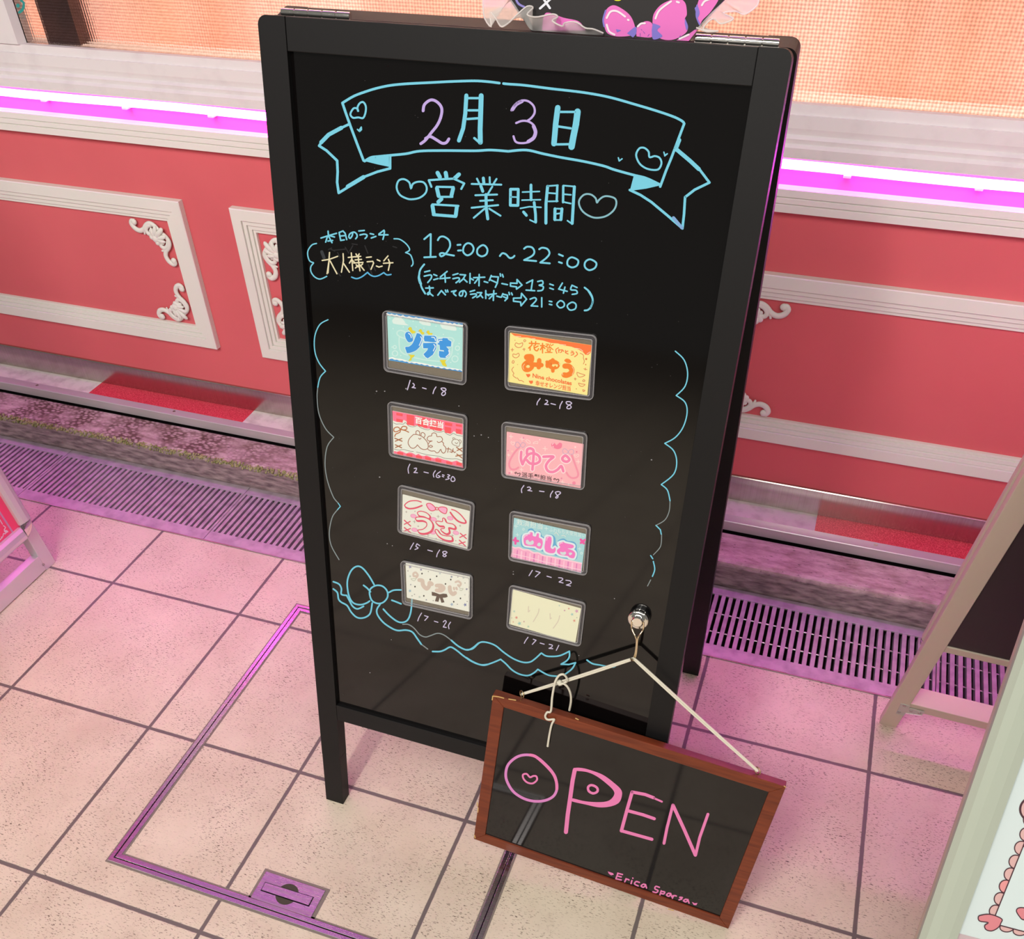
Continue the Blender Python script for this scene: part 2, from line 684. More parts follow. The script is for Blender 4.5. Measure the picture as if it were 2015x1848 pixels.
b = MB()    # drain channel under the grates
b.box((X0, 0.4757, -0.11), (X1, 0.4787, -0.006))
b.box((X0, 0.6765, -0.11), (X1, 0.6795, -0.006))
b.box((X0, 0.4757, -0.12), (X1, 0.6795, -0.11))
structure(b.build('drain_channel', mat('dark_channel', (40, 24, 26), 0.6, bump=(60, 0.5, 0.004))), 'dark drain channel under the grates', 'drain')  # sides and bottom all one dark brown

b = xtrude([(0.6797, -0.05), (0.6797, 0.050), (0.6835, 0.0575), (0.690, 0.0605), (0.770, 0.0605), (0.774, 0.052), (0.774, -0.05)], X0, X1)
structure(b.build('kerb', M_KERB), 'worn pebble concrete kerb behind the drain grates', 'kerb')
b = xtrude([(0.774, -0.05), (0.774, 0.045), (0.83, 0.045), (0.83, -0.05)], X0, X1)  # near-black strip, the gap's shade put into its colour
structure(b.build('trim_1', M_DARK), 'dark strip for the shade in the gap behind the kerb', 'trim')
b = xtrude([(0.7805, 0.061), (0.7805, 0.0822), (0.7815, 0.0835), (0.803, 0.0835), (0.803, 0.0815), (0.784, 0.0815), (0.784, 0.061)], X0, X1)
noz = structure(b.build('trim_2', mat('satin_step_metal', (200, 194, 196), 0.35, 0.35)), 'grey metal step edge with round screws', 'trim')
b = MB()
for i in range(12):
    x = X0 + 0.12 + i * 0.405
    b.tube([(x, 0.7945, 0.0832), (x, 0.7945, 0.0841)], 0.0036, 12)
b.build('screw_head', M_STEEL, noz)
b = MB()
b.box((X0, 0.7845, 0.0620), (X1, 0.859, 0.0815))
structure(b.build('step_ledge', M_LEDGE), 'narrow ledge of red and white vinyl tiles', 'step')
b = xtrude([(0.8585, 0.0817), (0.8585, 0.1385), (0.8598, 0.1402), (0.8649, 0.1402), (0.8649, 0.0817)], X0, X1)
structure(b.build('baseboard_back', M_SKIRT), 'brushed steel skirting reflecting the red tiles', 'baseboard')
b = MB()
b.box((X0, WALLY, 0.05), (X1, WALLY + 0.06, 0.80))
structure(b.build('wall_back', M_RED), 'coral red shopfront wall under the window', 'wall')

# moulding under the window and rail under the light strip
b = xtrude([(0.93, 0.836), (0.864, 0.836), (0.862, 0.8215), (0.858, 0.8215), (0.8575, 0.8030), (0.8600, 0.7935), (0.8510, 0.7895), (0.8528, 0.7825),
            (0.8440, 0.7785), (0.8446, 0.7630), (0.8648, 0.7625), (0.8648, 0.800), (0.93, 0.800)], X0, X1)
structure(b.build('trim_3', M_WHITE), 'white stepped moulding under the window', 'trim')
b = xtrude([(0.8648, 0.7160), (0.849, 0.7155), (0.848, 0.7145), (0.848, 0.7025), (0.8510, 0.7014), (0.848, 0.7002), (0.848, 0.6920),
            (0.8510, 0.6909), (0.848, 0.6897), (0.848, 0.6778), (0.8648, 0.6775)], X0, X1)
structure(b.build('trim_4', M_CREAM), 'cream grooved rail under the glowing light strip', 'trim')

b = MB()
b.tube([(X0 + (X1 - X0) * i / 40, 0.8525, 0.7505 + 0.0012 * math.sin(i * 1.3)) for i in range(41)], 0.0072, 12)
strip_ = tag(b.build('light_strip', M_LED), 'glowing magenta neon strip light running along under the window moulding', 'light')
for i in range(-8, 14):
    x = 0.0945 + i * 0.1935
    b = MB()
    b.box((x - 0.006, 0.8480, 0.7395), (x + 0.006, 0.8640, 0.7440))
    b.build('clip', mat('clear_clip', (240, 235, 240), 0.3), strip_, 0.001)

# window
win = bpy.data.objects.new('window_1', None)
COL.objects.link(win)
structure(win, 'window of woven patterned glass lit warm orange from inside', 'window')
b = MB()
b.prism([(X0, 0.860, 0.8362), (-0.318, 0.860, 0.8362), (-0.318, 0.860, 1.75), (X0, 0.860, 1.75)], (0, 0.04, 0))
b.prism([(-0.318, 0.860, 0.8362), (-0.311, 0.876, 0.8362), (-0.311, 0.90, 0.8362), (-0.318, 0.90, 0.8362)], (0, 0, 0.9))
b.build('window_frame', M_WHITE, win)
b = MB()
b.box((-0.311, 0.876, 0.8362), (X1, 0.880, 1.75))
b.build('pane', M_GLASS, win)
b = MB()
P, n = [], 220
for i in range(n + 1):
    x = -0.40 + (X1 + 0.40) * i / n
    P.append((x, 0.965 + 0.014 * math.sin(x * 22) + 0.006 * math.sin(x * 57 + 1), 0))
for i in range(n):
    a, c = P[i], P[i + 1]
    b.add([(a[0], a[1], 0.65), (c[0], c[1], 0.65), (c[0], c[1], 1.75), (a[0], a[1], 1.75)], [(0, 1, 2, 3)], True)
tag(b.build('curtain', M_CURT), 'pleated orange curtain glowing behind the patterned window glass', 'curtain')
b = MB()
b.box((-0.266, 0.886, 0.8050), (-0.190, 0.925, 1.7))
tag(b.build('dark_post', mat('dark_brown_wood', (58, 34, 36), 0.5, var=((80, 48, 44), 20, 0.4, 0.7))), 'dark brown upright post blurred behind the left end of the window glass', 'post')
GL = Plane((0, 0.8758, 0), (1, 0, 0), (0, 0, 1))
b = MB()
X = (0, 0, 0.2779)
ink(b, GL, X, 17, '~150,4 165,18 168,45 158,72 140,88', 0.0002, (60, 165, 160))
ink(b, GL, X, 17, '~168,20 162,60 135,88', 0.0002, (60, 165, 160))
ink(b, GL, X, 8, ell((127, 40), 14, 15), 0.0002, (60, 165, 160))
ink(b, GL, X, 5, '146,104 185,108; 146,112 182,116; 148,122 186,127; 150,131 184,134', 0.0002, (150, 140, 135))
tag(b.build('window_sticker', ink_mat((60, 165, 160))), 'small teal round logo sticker with grey print at the top left of the window', 'sticker')


# picture-frame mouldings on the wall
def moulding(name, x0, x1, z0, z1, label):
    prof = [(0, 0), (0, .0135), (.0015, .015), (.0228, .015), (.0232, .0095), (.0245, .0118), (.0318, .0118), (.0322, .0065), (.0335, .0088), (.0410, .0088), (.0414, .0045), (.0425, .006), (.0475, .006), (.048, 0)]
    b = MB()
    rings = []
    for t, h in prof:
        y = WALLY - 0.0002 - h
        rings.append([(x0 + t, y, z0 + t), (x1 - t, y, z0 + t), (x1 - t, y, z1 - t), (x0 + t, y, z1 - t)])
    n = len(prof)
    fs = []
    for i in range(n - 1):
        for k in range(4):
            fs.append((i * 4 + k, i * 4 + (k + 1) % 4, (i + 1) * 4 + (k + 1) % 4, (i + 1) * 4 + k))
    b.add([p for r in rings for p in r], fs)
    return structure(b.build(name, M_CREAM), label, 'trim')


PZ0, PZ1 = 0.2375, 0.5705
moulding('trim_5', -0.893, -0.0325, PZ0, PZ1, 'white panel moulding on the red wall left of the board')
moulding('trim_6', 0.0865, 0.947, PZ0, PZ1, 'white panel moulding half hidden behind the tall blackboard')
moulding('trim_7', 1.063, 1.924, PZ0, PZ1, 'white panel moulding on the red wall right of the board')


# carved scroll ornaments in the panel corners
def scroll_mesh():
    b = MB()
    N = V((0, 1, 0))
    S = 0.093
    fl = (N, 0.62)

    def q(x, y, h):
        return V((x * S, -h * S, y * S))
    for sw in (0, 1):
        f = (lambda x, y, h: q(y, x, h)) if sw else (lambda x, y, h: q(x, y, h))

        def arm(pts, r0, hs=0.06):
            P = ctr([f(x, y, hs) for x, y in pts], False, 5)
            n = len(P)
            R = []
            for i in range(n):
                t = i / (n - 1) * (len(r0) - 1)
                j = min(int(t), len(r0) - 2)
                R.append((r0[j] + (r0[j + 1] - r0[j]) * (t - j)) * S)
            b.tube(P, R, 9, flat=fl)
            b.ball(P[-1], R[-1] * 1.25, 6, flat=fl)
        arm([(-.22, -.26), (-.34, -.12), (-.46, -.07), (-.58, -.12), (-.68, -.22), (-.80, -.27), (-.92, -.23), (-.985, -.13), (-.95, -.06), (-.90, -.08)],
            [.045, .055, .058, .056, .056, .06, .062, .058, .055, .06])
        arm([(-.44, -.10), (-.55, -.14), (-.61, -.23), (-.575, -.31), (-.50, -.31), (-.49, -.25)], [.045, .05, .05, .05, .05, .04], 0.07)
        arm([(-.56, -.12), (-.66, -.23), (-.69, -.33)], [.05, .045, .02])
        arm([(-.38, -.36), (-.46, -.30), (-.50, -.38)], [.06, .06, .05], 0.08)
    for a, L, r in ((225 - 180, .40, .06), (18, .34, .05), (72, .34, .05), (-6, .27, .042), (96, .27, .042)):
        d = math.radians(a)
        P = [q(-.42 + math.cos(d) * L * t, -.42 + math.sin(d) * L * t, .06 + .05 * math.sin(t * 2.6)) for t in (0, .25, .5, .75, .93, 1)]
        b.tube(P, [r * S * k for k in (.6, .8, 1, 1.05, .8, .35)], 9, flat=fl)
    b.ball(q(-.40, -.40, .07), .105 * S, 8, flat=fl)
    b.ball(q(-.47, -.36, .05), .05 * S, 6, flat=fl)
    b.ball(q(-.36, -.47, .05), .05 * S, 6, flat=fl)
    return b.build('scroll_ornament', M_CREAM)


orn = scroll_mesh()
G = 'white scroll ornaments on the red wall'
ins = 0.051
spots = [(-0.0325 - ins, PZ1 - ins, 0, 'white scroll ornament in the upper right corner of the left wall panel'),
         (-0.0325 - ins, PZ0 + ins, PI / 2, 'white scroll ornament in the lower right corner of the left wall panel'),
         (0.0865 + ins, PZ1 - ins, -PI / 2, 'white scroll ornament cut off by the left edge of the tall blackboard, upper one'),
         (0.0865 + ins, PZ0 + ins, PI, 'white scroll ornament cut off by the left edge of the tall blackboard, lower one'),
         (1.063 + ins, PZ1 - ins, -PI / 2, 'white scroll ornament peeping out right of the tall blackboard, upper one'),
         (1.063 + ins, PZ0 + ins, PI, 'white scroll ornament peeping out right of the tall blackboard, lower one')]
for i, (x, z, r, lab) in enumerate(spots):
    o = orn if i == 0 else orn.copy()
    if i:
        COL.objects.link(o)
    o.location = (x, WALLY - 0.0005, z)
    o.rotation_euler = (0, r, 0)
    tag(o, lab, 'ornament', G)

# ------------------------------------------------------------------ drain grates
def make_grate():
    g = thing('drain_grate', (0, 0, 0), '', 'grate', 'steel drain grates along the kerb')
    b = MB()
    for y0, y1 in ((0.479, 0.5105), (0.6505, 0.6765)):
        b.box((0.0006, y0, -0.004), (0.4994, y1, 0.0))
    b.box((0.0006, 0.5105, -0.02), (0.006, 0.6505, 0.0))
    b.box((0.494, 0.5105, -0.02), (0.4994, 0.6505, 0.0))
    b.build('grate_frame', M_GRATE, g, 0.0008)
    b = MB()
    for i in range(34):
        x = 0.0135 + i * 0.5 / 35
        b.box((x - 0.0041, 0.5105, -0.016), (x + 0.0041, 0.6505, -0.0008))
    b.build('slats', M_GRATE, g, 0.0006)
    b = MB()
    for y in (0.552, 0.604):
        b.tube([(0.004, y, -0.0085), (0.496, y, -0.0085)], 0.0022, 6)
    b.build('cross_rods', M_STEEL, g)
    return g


def dup(root, loc):
    r = root.copy()
    COL.objects.link(r)
    r.location = loc
    for ch in list(root.children):
        c = ch.copy()
        COL.objects.link(c)
        c.parent = r
        for gch in ch.children:
            d = gch.copy()
            COL.objects.link(d)
            d.parent = c
    return r


labs = ['leftmost steel drain grate, behind the pink poster stand', 'second steel drain grate from the left, below the left wall panel',
        'steel drain grate in front of the kerb, its right end behind the tall blackboard', 'steel drain grate hidden mostly behind the tall blackboard',
        'steel drain grate right of the tall blackboard with wide dark slots', 'steel drain grate under the right-hand metal stand']
proto = make_grate()
for i, lab in enumerate(labs):
    o = proto if i == 0 else dup(proto, (0, 0, 0))
    o.location = (-0.9 + 0.5 * i, 0, 0)
    o['label'] = lab
b = xtrude([(0.4757, -0.004), (0.4757, 0.0022), (0.4785, 0.0022), (0.4785, -0.004)], X0, X1)
structure(b.build('trim_8', M_STEEL), 'thin shiny steel edge between the tiles and the drain', 'trim')
b = MB()
random.seed(3)
for i in range(2200):
    x = -0.95 + 1.45 * random.random()
    b.ball((x, 0.6815 + random.uniform(-0.003, 0.007), 0.0535 + random.uniform(-0.006, 0.0065)), random.uniform(0.0012, 0.0034), 3)
tag(b.build('moss', mat('moss_green', (128, 130, 78), 0.9, var=((176, 170, 122), 60, 0.4, 0.7))), 'green moss growing along the front edge of the concrete kerb', 'moss', kind='stuff')

# ------------------------------------------------------------------ floor hatch
hatch = thing('floor_hatch', (0.394, -0.247, 0), 'square metal-edged floor hatch filled with the same speckled tiles under the blackboard', 'hatch')


def ring(b, x0, x1, y0, y1, i0, i1, z0, z1):
    A = [(x0 + i0, y0 + i0), (x1 - i0, y0 + i0), (x1 - i0, y1 - i0), (x0 + i0, y1 - i0)]
    B = [(x0 + i1, y0 + i1), (x1 - i1, y0 + i1), (x1 - i1, y1 - i1), (x0 + i1, y1 - i1)]
    vs = [(x, y, z1) for x, y in A] + [(x, y, z1) for x, y in B] + [(x, y, z0) for x, y in A] + [(x, y, z0) for x, y in B]
    fs = []
    for k in range(4):
        j = (k + 1) % 4
        fs += [(k, j, 4 + j, 4 + k), (8 + k, 8 + j, j, k), (4 + k, 4 + j, 12 + j, 12 + k)]
    b.add(vs, fs)


HX0, HX1, HY0, HY1 = 0.3935, 0.998, -0.247, 0.364
b = MB()
ring(b, HX0, HX1, HY0, HY1, 0, 0.0215, 0.0, 0.0006)
PX0, PX1, PY0, PY1 = 0.6425, 0.7445, HY0 + 0.0185, -0.182
b.box((PX0 - 0.0045, PY0, 0), (PX1 + 0.0055, PY1 + 0.0045, 0.0006))
b.build('mortar_joint', M_GROUT, hatch)
b = MB()
b.use(M_DARK)
ring(b, HX0, HX1, HY0, HY1, 0.0090, 0.0115, 0.0, 0.0009)
b.use(M_STEEL)
ring(b, HX0, HX1, HY0, HY1, 0.0028, 0.0094, 0.0, 0.0022)
ring(b, HX0, HX1, HY0, HY1, 0.0110, 0.0185, 0.0, 0.0018)
b.build('hatch_frame', M_STEEL, hatch, 0.0005)
b = MB()
b.box((PX0, PY0 + 0.0004, 0), (PX1, PY1, 0.0019))
plate = b.build('handle_plate', M_STEEL, hatch, 0.0004)
X = (460, 1690, 0.1191)
b = MB()
c = FLOOR.px(X[0] + 885 * X[2], X[1] + 597 * X[2])
b.tube([(c.x, c.y, 0.0019), (c.x, c.y, 0.00195)], 0.0172, 28)  # flat dark disc on the plate, shade of a hole put into colour
b.build('finger_hole', mat('hole_shade', (62, 56, 46), 0.9, bump=(400, 0.5, 0.001)), plate)
b = MB()
Q = [FLOOR.px(X[0] + x * X[2], X[1] + y * X[2]) for x, y in ((465, 530), (1240, 785), (1310, 655), (530, 410))]
cc = sum(Q, V()) / 4
b.use(M_DARK)
ex, ey = (Q[1] - Q[0]).normalized() * 0.0013, (Q[3] - Q[0]).normalized() * 0.0013
b.prism([q_ + ex * sx + ey * sy + V((0, 0, 0.00195)) for q_, sx, sy in zip(Q, (-1, 1, 1, -1), (-1, -1, 1, 1))], (0, 0, 0.0001))  # dark rim round the bar, the slot's shade put into colour
b.use(M_STEEL)
b.prism([q_ + V((0, 0, 0.0020)) for q_ in Q], (0, 0, 0.0012))
b.build('handle_bar', M_STEEL, plate, 0.0004)

# ================================================================== TALL BLACKBOARD (two hinged frames)
yaw, lean = -0.01012, 0.19649
u_ = V((math.cos(yaw), math.sin(yaw), 0))
h_ = V((-math.sin(yaw), math.cos(yaw), 0))
BP = Plane((0.66815, -0.03401, 0), u_, V((0, 0, 1)) * math.cos(lean) + h_ * math.sin(lean))
BW, BH, SL, SR, RB0, RB1, RT = 0.52537, 1.08667, 0.03119, 0.49612, 0.179, 0.20812, 1.05682
PN = Plane(BP.pt(0, 0, -0.006), BP.U, BP.V)      # the writing surface, set back in the frame
TH = 0.0205
board = thing('sandwich_board', BP.pt(BW / 2, 0, -0.1) * 1.0, 'tall black framed A-board blackboard with blue marker drawings and opening hours', 'sandwich board')
board.location.z = 0


def stile(b, pl, a0, a1, H, outer, slope):
    """upright with its foot cut level with the floor and a rounded outer top corner"""
    b0 = TH * pl.N.z / pl.V.z
    b.hexa([pl.pt(a0, 0, 0), pl.pt(a1, 0, 0), pl.pt(a1, b0, -TH), pl.pt(a0, b0, -TH),
            pl.pt(a0, 0.1, 0), pl.pt(a1, 0.1, 0), pl.pt(a1, 0.1, -TH), pl.pt(a0, 0.1, -TH)])
    r = 0.009
    P = [(a0, 0.1), (a1, 0.1)]
    arc = [(r - r * math.cos(t), r - r * math.sin(t)) for t in [PI / 2 * i / 6 for i in range(7)]]
    if outer < 0:
        P += [(a1, H)] + [(a0 + x, H - y) for x, y in arc[::-1]]
    else:
        P += [(a1 - x, H - y) for x, y in arc] + [(a0, H)]
    b.prism([pl.pt(a, c, 0) for a, c in P], pl.N * -TH)


def frame_parts(pl, W, H, pre, rails, parent):
    for a0, a1, s in ((0, SL, -1), (SR, W, 1)):
        b = MB()
        stile(b, pl, a0, a1, H, s, 0)
        b.build(pre + 'stile', M_BLACKWOOD, parent, 0.0008)
    for c0, c1 in rails:
        b = MB()
        b.pbox(pl, SL + 0.0002, SR - 0.0002, c0, c1, -TH, -0.0001)
        b.build(pre + 'rail', M_BLACKWOOD, parent, 0.0008)


frame_parts(BP, BW, BH, '', ((RB0, RB1), (RT, BH)), board)
b = MB()
b.pbox(PN, SL, SR, RB1, RT, -0.004, 0)
panel = b.build('panel', M_BOARD, board)
# rear frame
F = V((1.1915, 0.4221, 0))
T = BP.pt(BW + 0.002, BH, -0.0235)
RP = Plane(F - BP.U * BW, BP.U, T - F)
RP.V = (T - F).normalized()
RH = (T - F).length
frame_parts(RP, BW, RH, 'rear_', ((0.184, 0.214), (RH - 0.0293, RH)), board)
b = MB()
b.pbox(RP, SL, SR, 0.214, RH - 0.0293, -0.014, -0.009)
b.build('rear_panel', M_BLACKWOOD, board)
for a0, a1 in ((0.0152, 0.0934), (0.4365, 0.5110)):
    b = MB()
    for i in range(5):
        x0 = a0 + (a1 - a0) * i / 5
        b.tube([BP.pt(x0 + 0.0007, BH + 0.0030, -0.0215), BP.pt(x0 + (a1 - a0) / 5 - 0.0007, BH + 0.0030, -0.0215)], 0.0036, 14)
    b.tube([BP.pt(a0 + 0.0005, BH + 0.0030, -0.0215), BP.pt(a1 - 0.0005, BH + 0.0030, -0.0215)], 0.0028, 10)
    b.pbox(BP, a0, a1, BH - 0.0002, BH + 0.0005, -0.0225, -0.0195)
    b.build('hinge', M_CHROME, board)
b = MB()
b.tube([RP.pt(BW + 0.0002, 0.14, -0.010), RP.pt(BW - 0.002, 0.14, -0.010)], 0.0055, 16)
b.build('screw_hole', M_DARK, board)

# ------------------------------------------------------------------ writing and drawings on the board
CYA, LAV, PALE, GREY, CRM = (118, 206, 232), (190, 168, 232), (205, 196, 228), (136, 148, 150), (226, 218, 182)
OFF = 0.0003
KA = 0.20844
XA, XB = (580, 140, KA), (1000, 140, KA)
b = MB()
ink(b, PN, XA, 24, '~450,300 560,235 680,190 780,160 900,135 1050,120 1300,107 1500,97 1700,92 1830,100 1932,113 ;450,300 480,390 530,530 590,690 650,845;'
    '~660,850 720,815 800,805 900,795 1050,780 1180,755 1400,750 1700,752 1850,745 2016,757;'
    '515,500 420,545 320,600 260,660 230,705;230,705 300,750 400,845 405,950 400,1050 415,1150;415,1150 520,1085 650,1000 780,950 895,920;900,800 900,920;'
    '#660,850 720,815 800,803 900,795 897,905 780,880', OFF, CYA)
ink(b, PN, XA, 38, '440,535 320,600 250,672;500,1090 650,1000', OFF, CYA)
ink(b, PN, XB, 24, '~-45,117 0,122 150,133 400,165 700,200 950,245 1200,315 1400,375 1560,430 1640,470 1662,495;1662,495 1600,660 1540,820 1490,940 1435,1090;'
    '~0,757 170,745 330,780 500,815 700,850 900,895 1000,930 1180,980 1300,1010 1430,1070;1580,740 1650,790 1800,920 1900,1052;1900,1052 1760,1120 1670,1190;'
    '1670,1190 1660,1350 1645,1485;1645,1485 1500,1360 1350,1235 1250,1170 1148,1122;#1185,990 1300,1020 1430,1080 1300,1110 1148,1130', OFF, CYA)
ink(b, PN, XB, 38, '1590,740 1715,845 1800,925;1615,650 1580,740', OFF, CYA)
ink(b, PN, XB, 30, '1560,1385 1640,1480', OFF + 5e-5, (128, 170, 220))
ink(b, PN, XA, 18, 'o600,385 590,355 555,352 525,405 550,440 600,437 645,442 668,390 670,330 645,292 612,305 592,345', OFF, CYA)
ink(b, PN, XA, 13, '592,550 605,562 628,528;628,528 630,552 612,570 592,550', OFF, CYA)
ink(b, PN, XB, 18, 'o1335,812 1325,760 1285,725 1238,730 1208,790 1235,865 1290,912 1360,932 1420,925 1447,870 1430,820 1385,802', OFF, CYA)
ink(b, PN, XB, 13, '1470,765 1478,795 1502,780 1478,800;1040,818 1048,848 1075,828', OFF, CYA)
b.build('banner_drawing', None, panel)
b = MB()
ink(b, PN, XA, 27, '~1212,375 1225,315 1285,272 1345,292 1387,350 1380,430 1345,510 1290,580 1235,650 1190,685;~1235,635 1280,618 1340,650 1390,680 1430,675 1455,640', OFF, LAV)
ink(b, PN, XA, 38, '1620,230 1610,400 1590,540 1550,655', OFF, CYA)
ink(b, PN, XA, 46, '1760,232 1755,400 1750,550 1752,672', OFF, CYA)
ink(b, PN, XA, 22, '1752,682 1695,632;1640,255 1740,255;1640,370 1730,370;1630,452 1730,445', OFF, CYA)
b.build('date_lettering', None, panel)
b = MB()
ink(b, PN, XB, 20, '~30,370 70,310 130,278 190,285 240,330 250,390 220,440 180,470;~75,490 130,470 190,475 240,510 262,570 245,630 190,670 120,680 70,665 50,615', OFF, LAV)
ink(b, PN, XB, 34, '~40,362 75,315 130,284;~240,520 258,575 240,630 190,665', OFF, LAV)
ink(b, PN, XB, 52, '468,345 448,500 440,600 432,685', OFF, CYA)
ink(b, PN, XB, 60, '655,382 640,500 615,620 598,715', OFF, CYA)
ink(b, PN, XB, 22, '490,385 630,385;470,522 590,540;440,692 570,690', OFF, CYA)
b.build('date_lettering', None, panel)
b = MB()
ink(b, PN, XA, 18, 'o1097,1105 1080,1050 1030,1020 980,1035 962,1100 990,1165 1050,1200 1105,1210 1180,1195 1235,1150 1245,1095 1215,1050 1160,1045 1115,1065', OFF, CYA)
ink(b, PN, XB, 17, 'o838,1240 825,1200 780,1165 720,1165 675,1210 670,1260 700,1320 760,1365 830,1385 920,1370 990,1320 1020,1260 1010,1205 950,1182 900,1185 858,1215', OFF, (132, 186, 200))
ink(b, PN, XA, 38, '1348,960 1370,1000;1425,960 1432,1000;1550,975 1512,1010', OFF, CYA)
ink(b, PN, XA, 20, '1265,1030 1290,1092;1265,1030 1400,1020 1500,1015 1600,1060;1600,1060 1572,1112;1340,1092 1500,1095;1355,1187 1488,1187;1300,1258 1545,1272', OFF, CYA)
ink(b, PN, XA, 36, '1342,1105 1358,1178;1495,1108 1480,1172;1385,1208 1355,1235;1300,1270 1312,1345;1530,1282 1520,1362', OFF, CYA)
ink(b, PN, XA, 28, '1308,1355 1520,1372', OFF, CYA)
ink(b, PN, XA, 18, '1720,1015 1742,1060;1840,1002 1842,1060;1905,1018 1878,1060;1670,1065 1950,1072;1865,1090 1825,1155;1705,1172 1910,1165;1750,1225 1870,1218;1670,1290 1920,1265;1790,1300 1690,1385;1835,1298 1942,1365', OFF, CYA)
ink(b, PN, XA, 28, '1780,1010 1785,1055;1757,1085 1775,1135;1805,1165 1808,1290 1822,1395', OFF, CYA)
ink(b, PN, XB, 26, '22,1118 20,1265;95,1118 92,1262;22,1115 95,1115;20,1267 92,1268;215,1075 216,1215;245,1240 258,1350 260,1425;145,1330 172,1362', OFF, CYA)
ink(b, PN, XB, 14, '20,1187 92,1190;135,1142 295,1136;130,1218 305,1214;115,1296 200,1280 310,1286;262,1432 205,1405', OFF, CYA)
ink(b, PN, XB, 28, '372,1088 357,1250 356,1435;625,1092 615,1250 604,1438;442,1300 440,1402;507,1300 498,1402', OFF, CYA)
ink(b, PN, XB, 15, '370,1085 470,1078;375,1150 460,1156;380,1230 468,1228;520,1080 632,1090;525,1162 592,1168;520,1235 590,1250;440,1298 510,1300;440,1406 500,1406;445,1348 500,1342;602,1442 560,1412', OFF, CYA)
ink(b, PN, XB, 22, '464,1080 458,1228;520,1085 518,1238', OFF, CYA)
b.build('heading_lettering', None, panel)
XE = (590, 430, 0.14888)
b = MB()
SM = (52, 56, 60)
ink(b, PN, XE, 42, '290,440 320,520', OFF - 1e-4, SM)
ink(b, PN, XE, 16, '400,400 460,430;500,450 530,510;430,640 540,760;560,560 640,700;600,380 650,460;700,360 660,430;860,360 900,460;905,610 960,750;960,600 1000,690;1230,370 1280,385;690,335 760,345;450,420 600,405;380,410 420,390', OFF - 1e-4, (34, 34, 36))
ink(b, PN, XE, 20, '280,258 380,226 485,196;373,168 378,230 425,320;365,238 342,312;395,228 458,245;372,298 434,290;520,190 530,240 540,290;520,185 570,165 598,195 610,240 620,278;535,232 602,225;540,290 588,282;'
    '~700,188 690,230 665,262 648,240 665,200 715,180 750,205 757,240 738,268;780,165 852,158;~795,218 850,207 885,217 885,240 862,265;930,200 975,210;945,258 1005,236;1112,155 1045,205;1045,216 1165,216;1118,168 1112,225 1098,276', OFF, CYA)
ink(b, PN, XE, 17, '~220,330 160,350 110,420 105,490 130,560 180,585;~180,590 145,640 150,710 200,775 270,800 355,765;~1245,268 1320,275 1400,330 1445,390 1445,425 1398,450;~1398,450 1460,480 1490,550 1495,600 1475,630', OFF, CYA)
ink(b, PN, XE, 18, '~685,775 750,795 820,770 895,712;~895,712 930,745 980,765 1040,755 1110,715;~1110,715 1150,745 1205,740', OFF, (90, 180, 226))
ink(b, PN, XE, 17, '295,555 390,540 500,500;392,450 385,560 360,730;385,560 372,720;400,560 490,730;572,465 576,560 550,710;575,590 655,710;880,515 945,508;890,572 965,566 975,590 940,672;1022,545 1060,562;1012,628 1045,642 1088,630;1165,495 1110,560;1105,592 1230,585;1170,540 1190,590 1170,685;'
    '640,515 735,505;680,455 690,560 700,688;685,540 655,590;695,550 730,590;742,468 755,492;785,468 765,497;735,508 805,500;730,548 815,540;710,588 835,580;772,492 780,600 795,692;745,612 770,640;735,655 770,622;790,610 850,685;830,600 800,628', OFF, CRM)
b.build('lunch_lettering', None, panel)
XF = (800, 430, 0.19851)
b = MB()
ink(b, PN, XF, 18, '175,205 235,155;240,155 238,380;175,385 290,380;~310,215 330,185 370,180 420,215 432,270 410,320 375,360 342,375 330,352 355,342 400,355 470,368;505,262 535,260;510,318 540,316;o605,245 570,275 562,330 600,365 645,345 665,300 645,258;o750,265 705,300 703,350 745,375 790,355 802,310 782,275;'
    '~925,372 950,345 985,355 1020,390 1050,388 1070,370;~1165,300 1195,280 1245,288 1267,330 1245,370 1165,412;1165,412 1285,422;~1315,305 1345,290 1395,302 1417,345 1387,390 1325,437;1325,437 1420,445;1510,355 1550,372;1510,432 1540,442;o1640,385 1600,410 1596,460 1640,485 1690,465 1700,415;o1820,405 1773,430 1768,480 1810,512 1867,490 1880,440;'
    '~175,455 135,510 125,580 145,650;~130,600 148,680 185,745;~128,545 120,590 132,640;~1765,685 1815,730 1845,800 1830,870 1800,905 1765,912;~1800,715 1838,780 1845,830 1822,890', OFF, CYA)
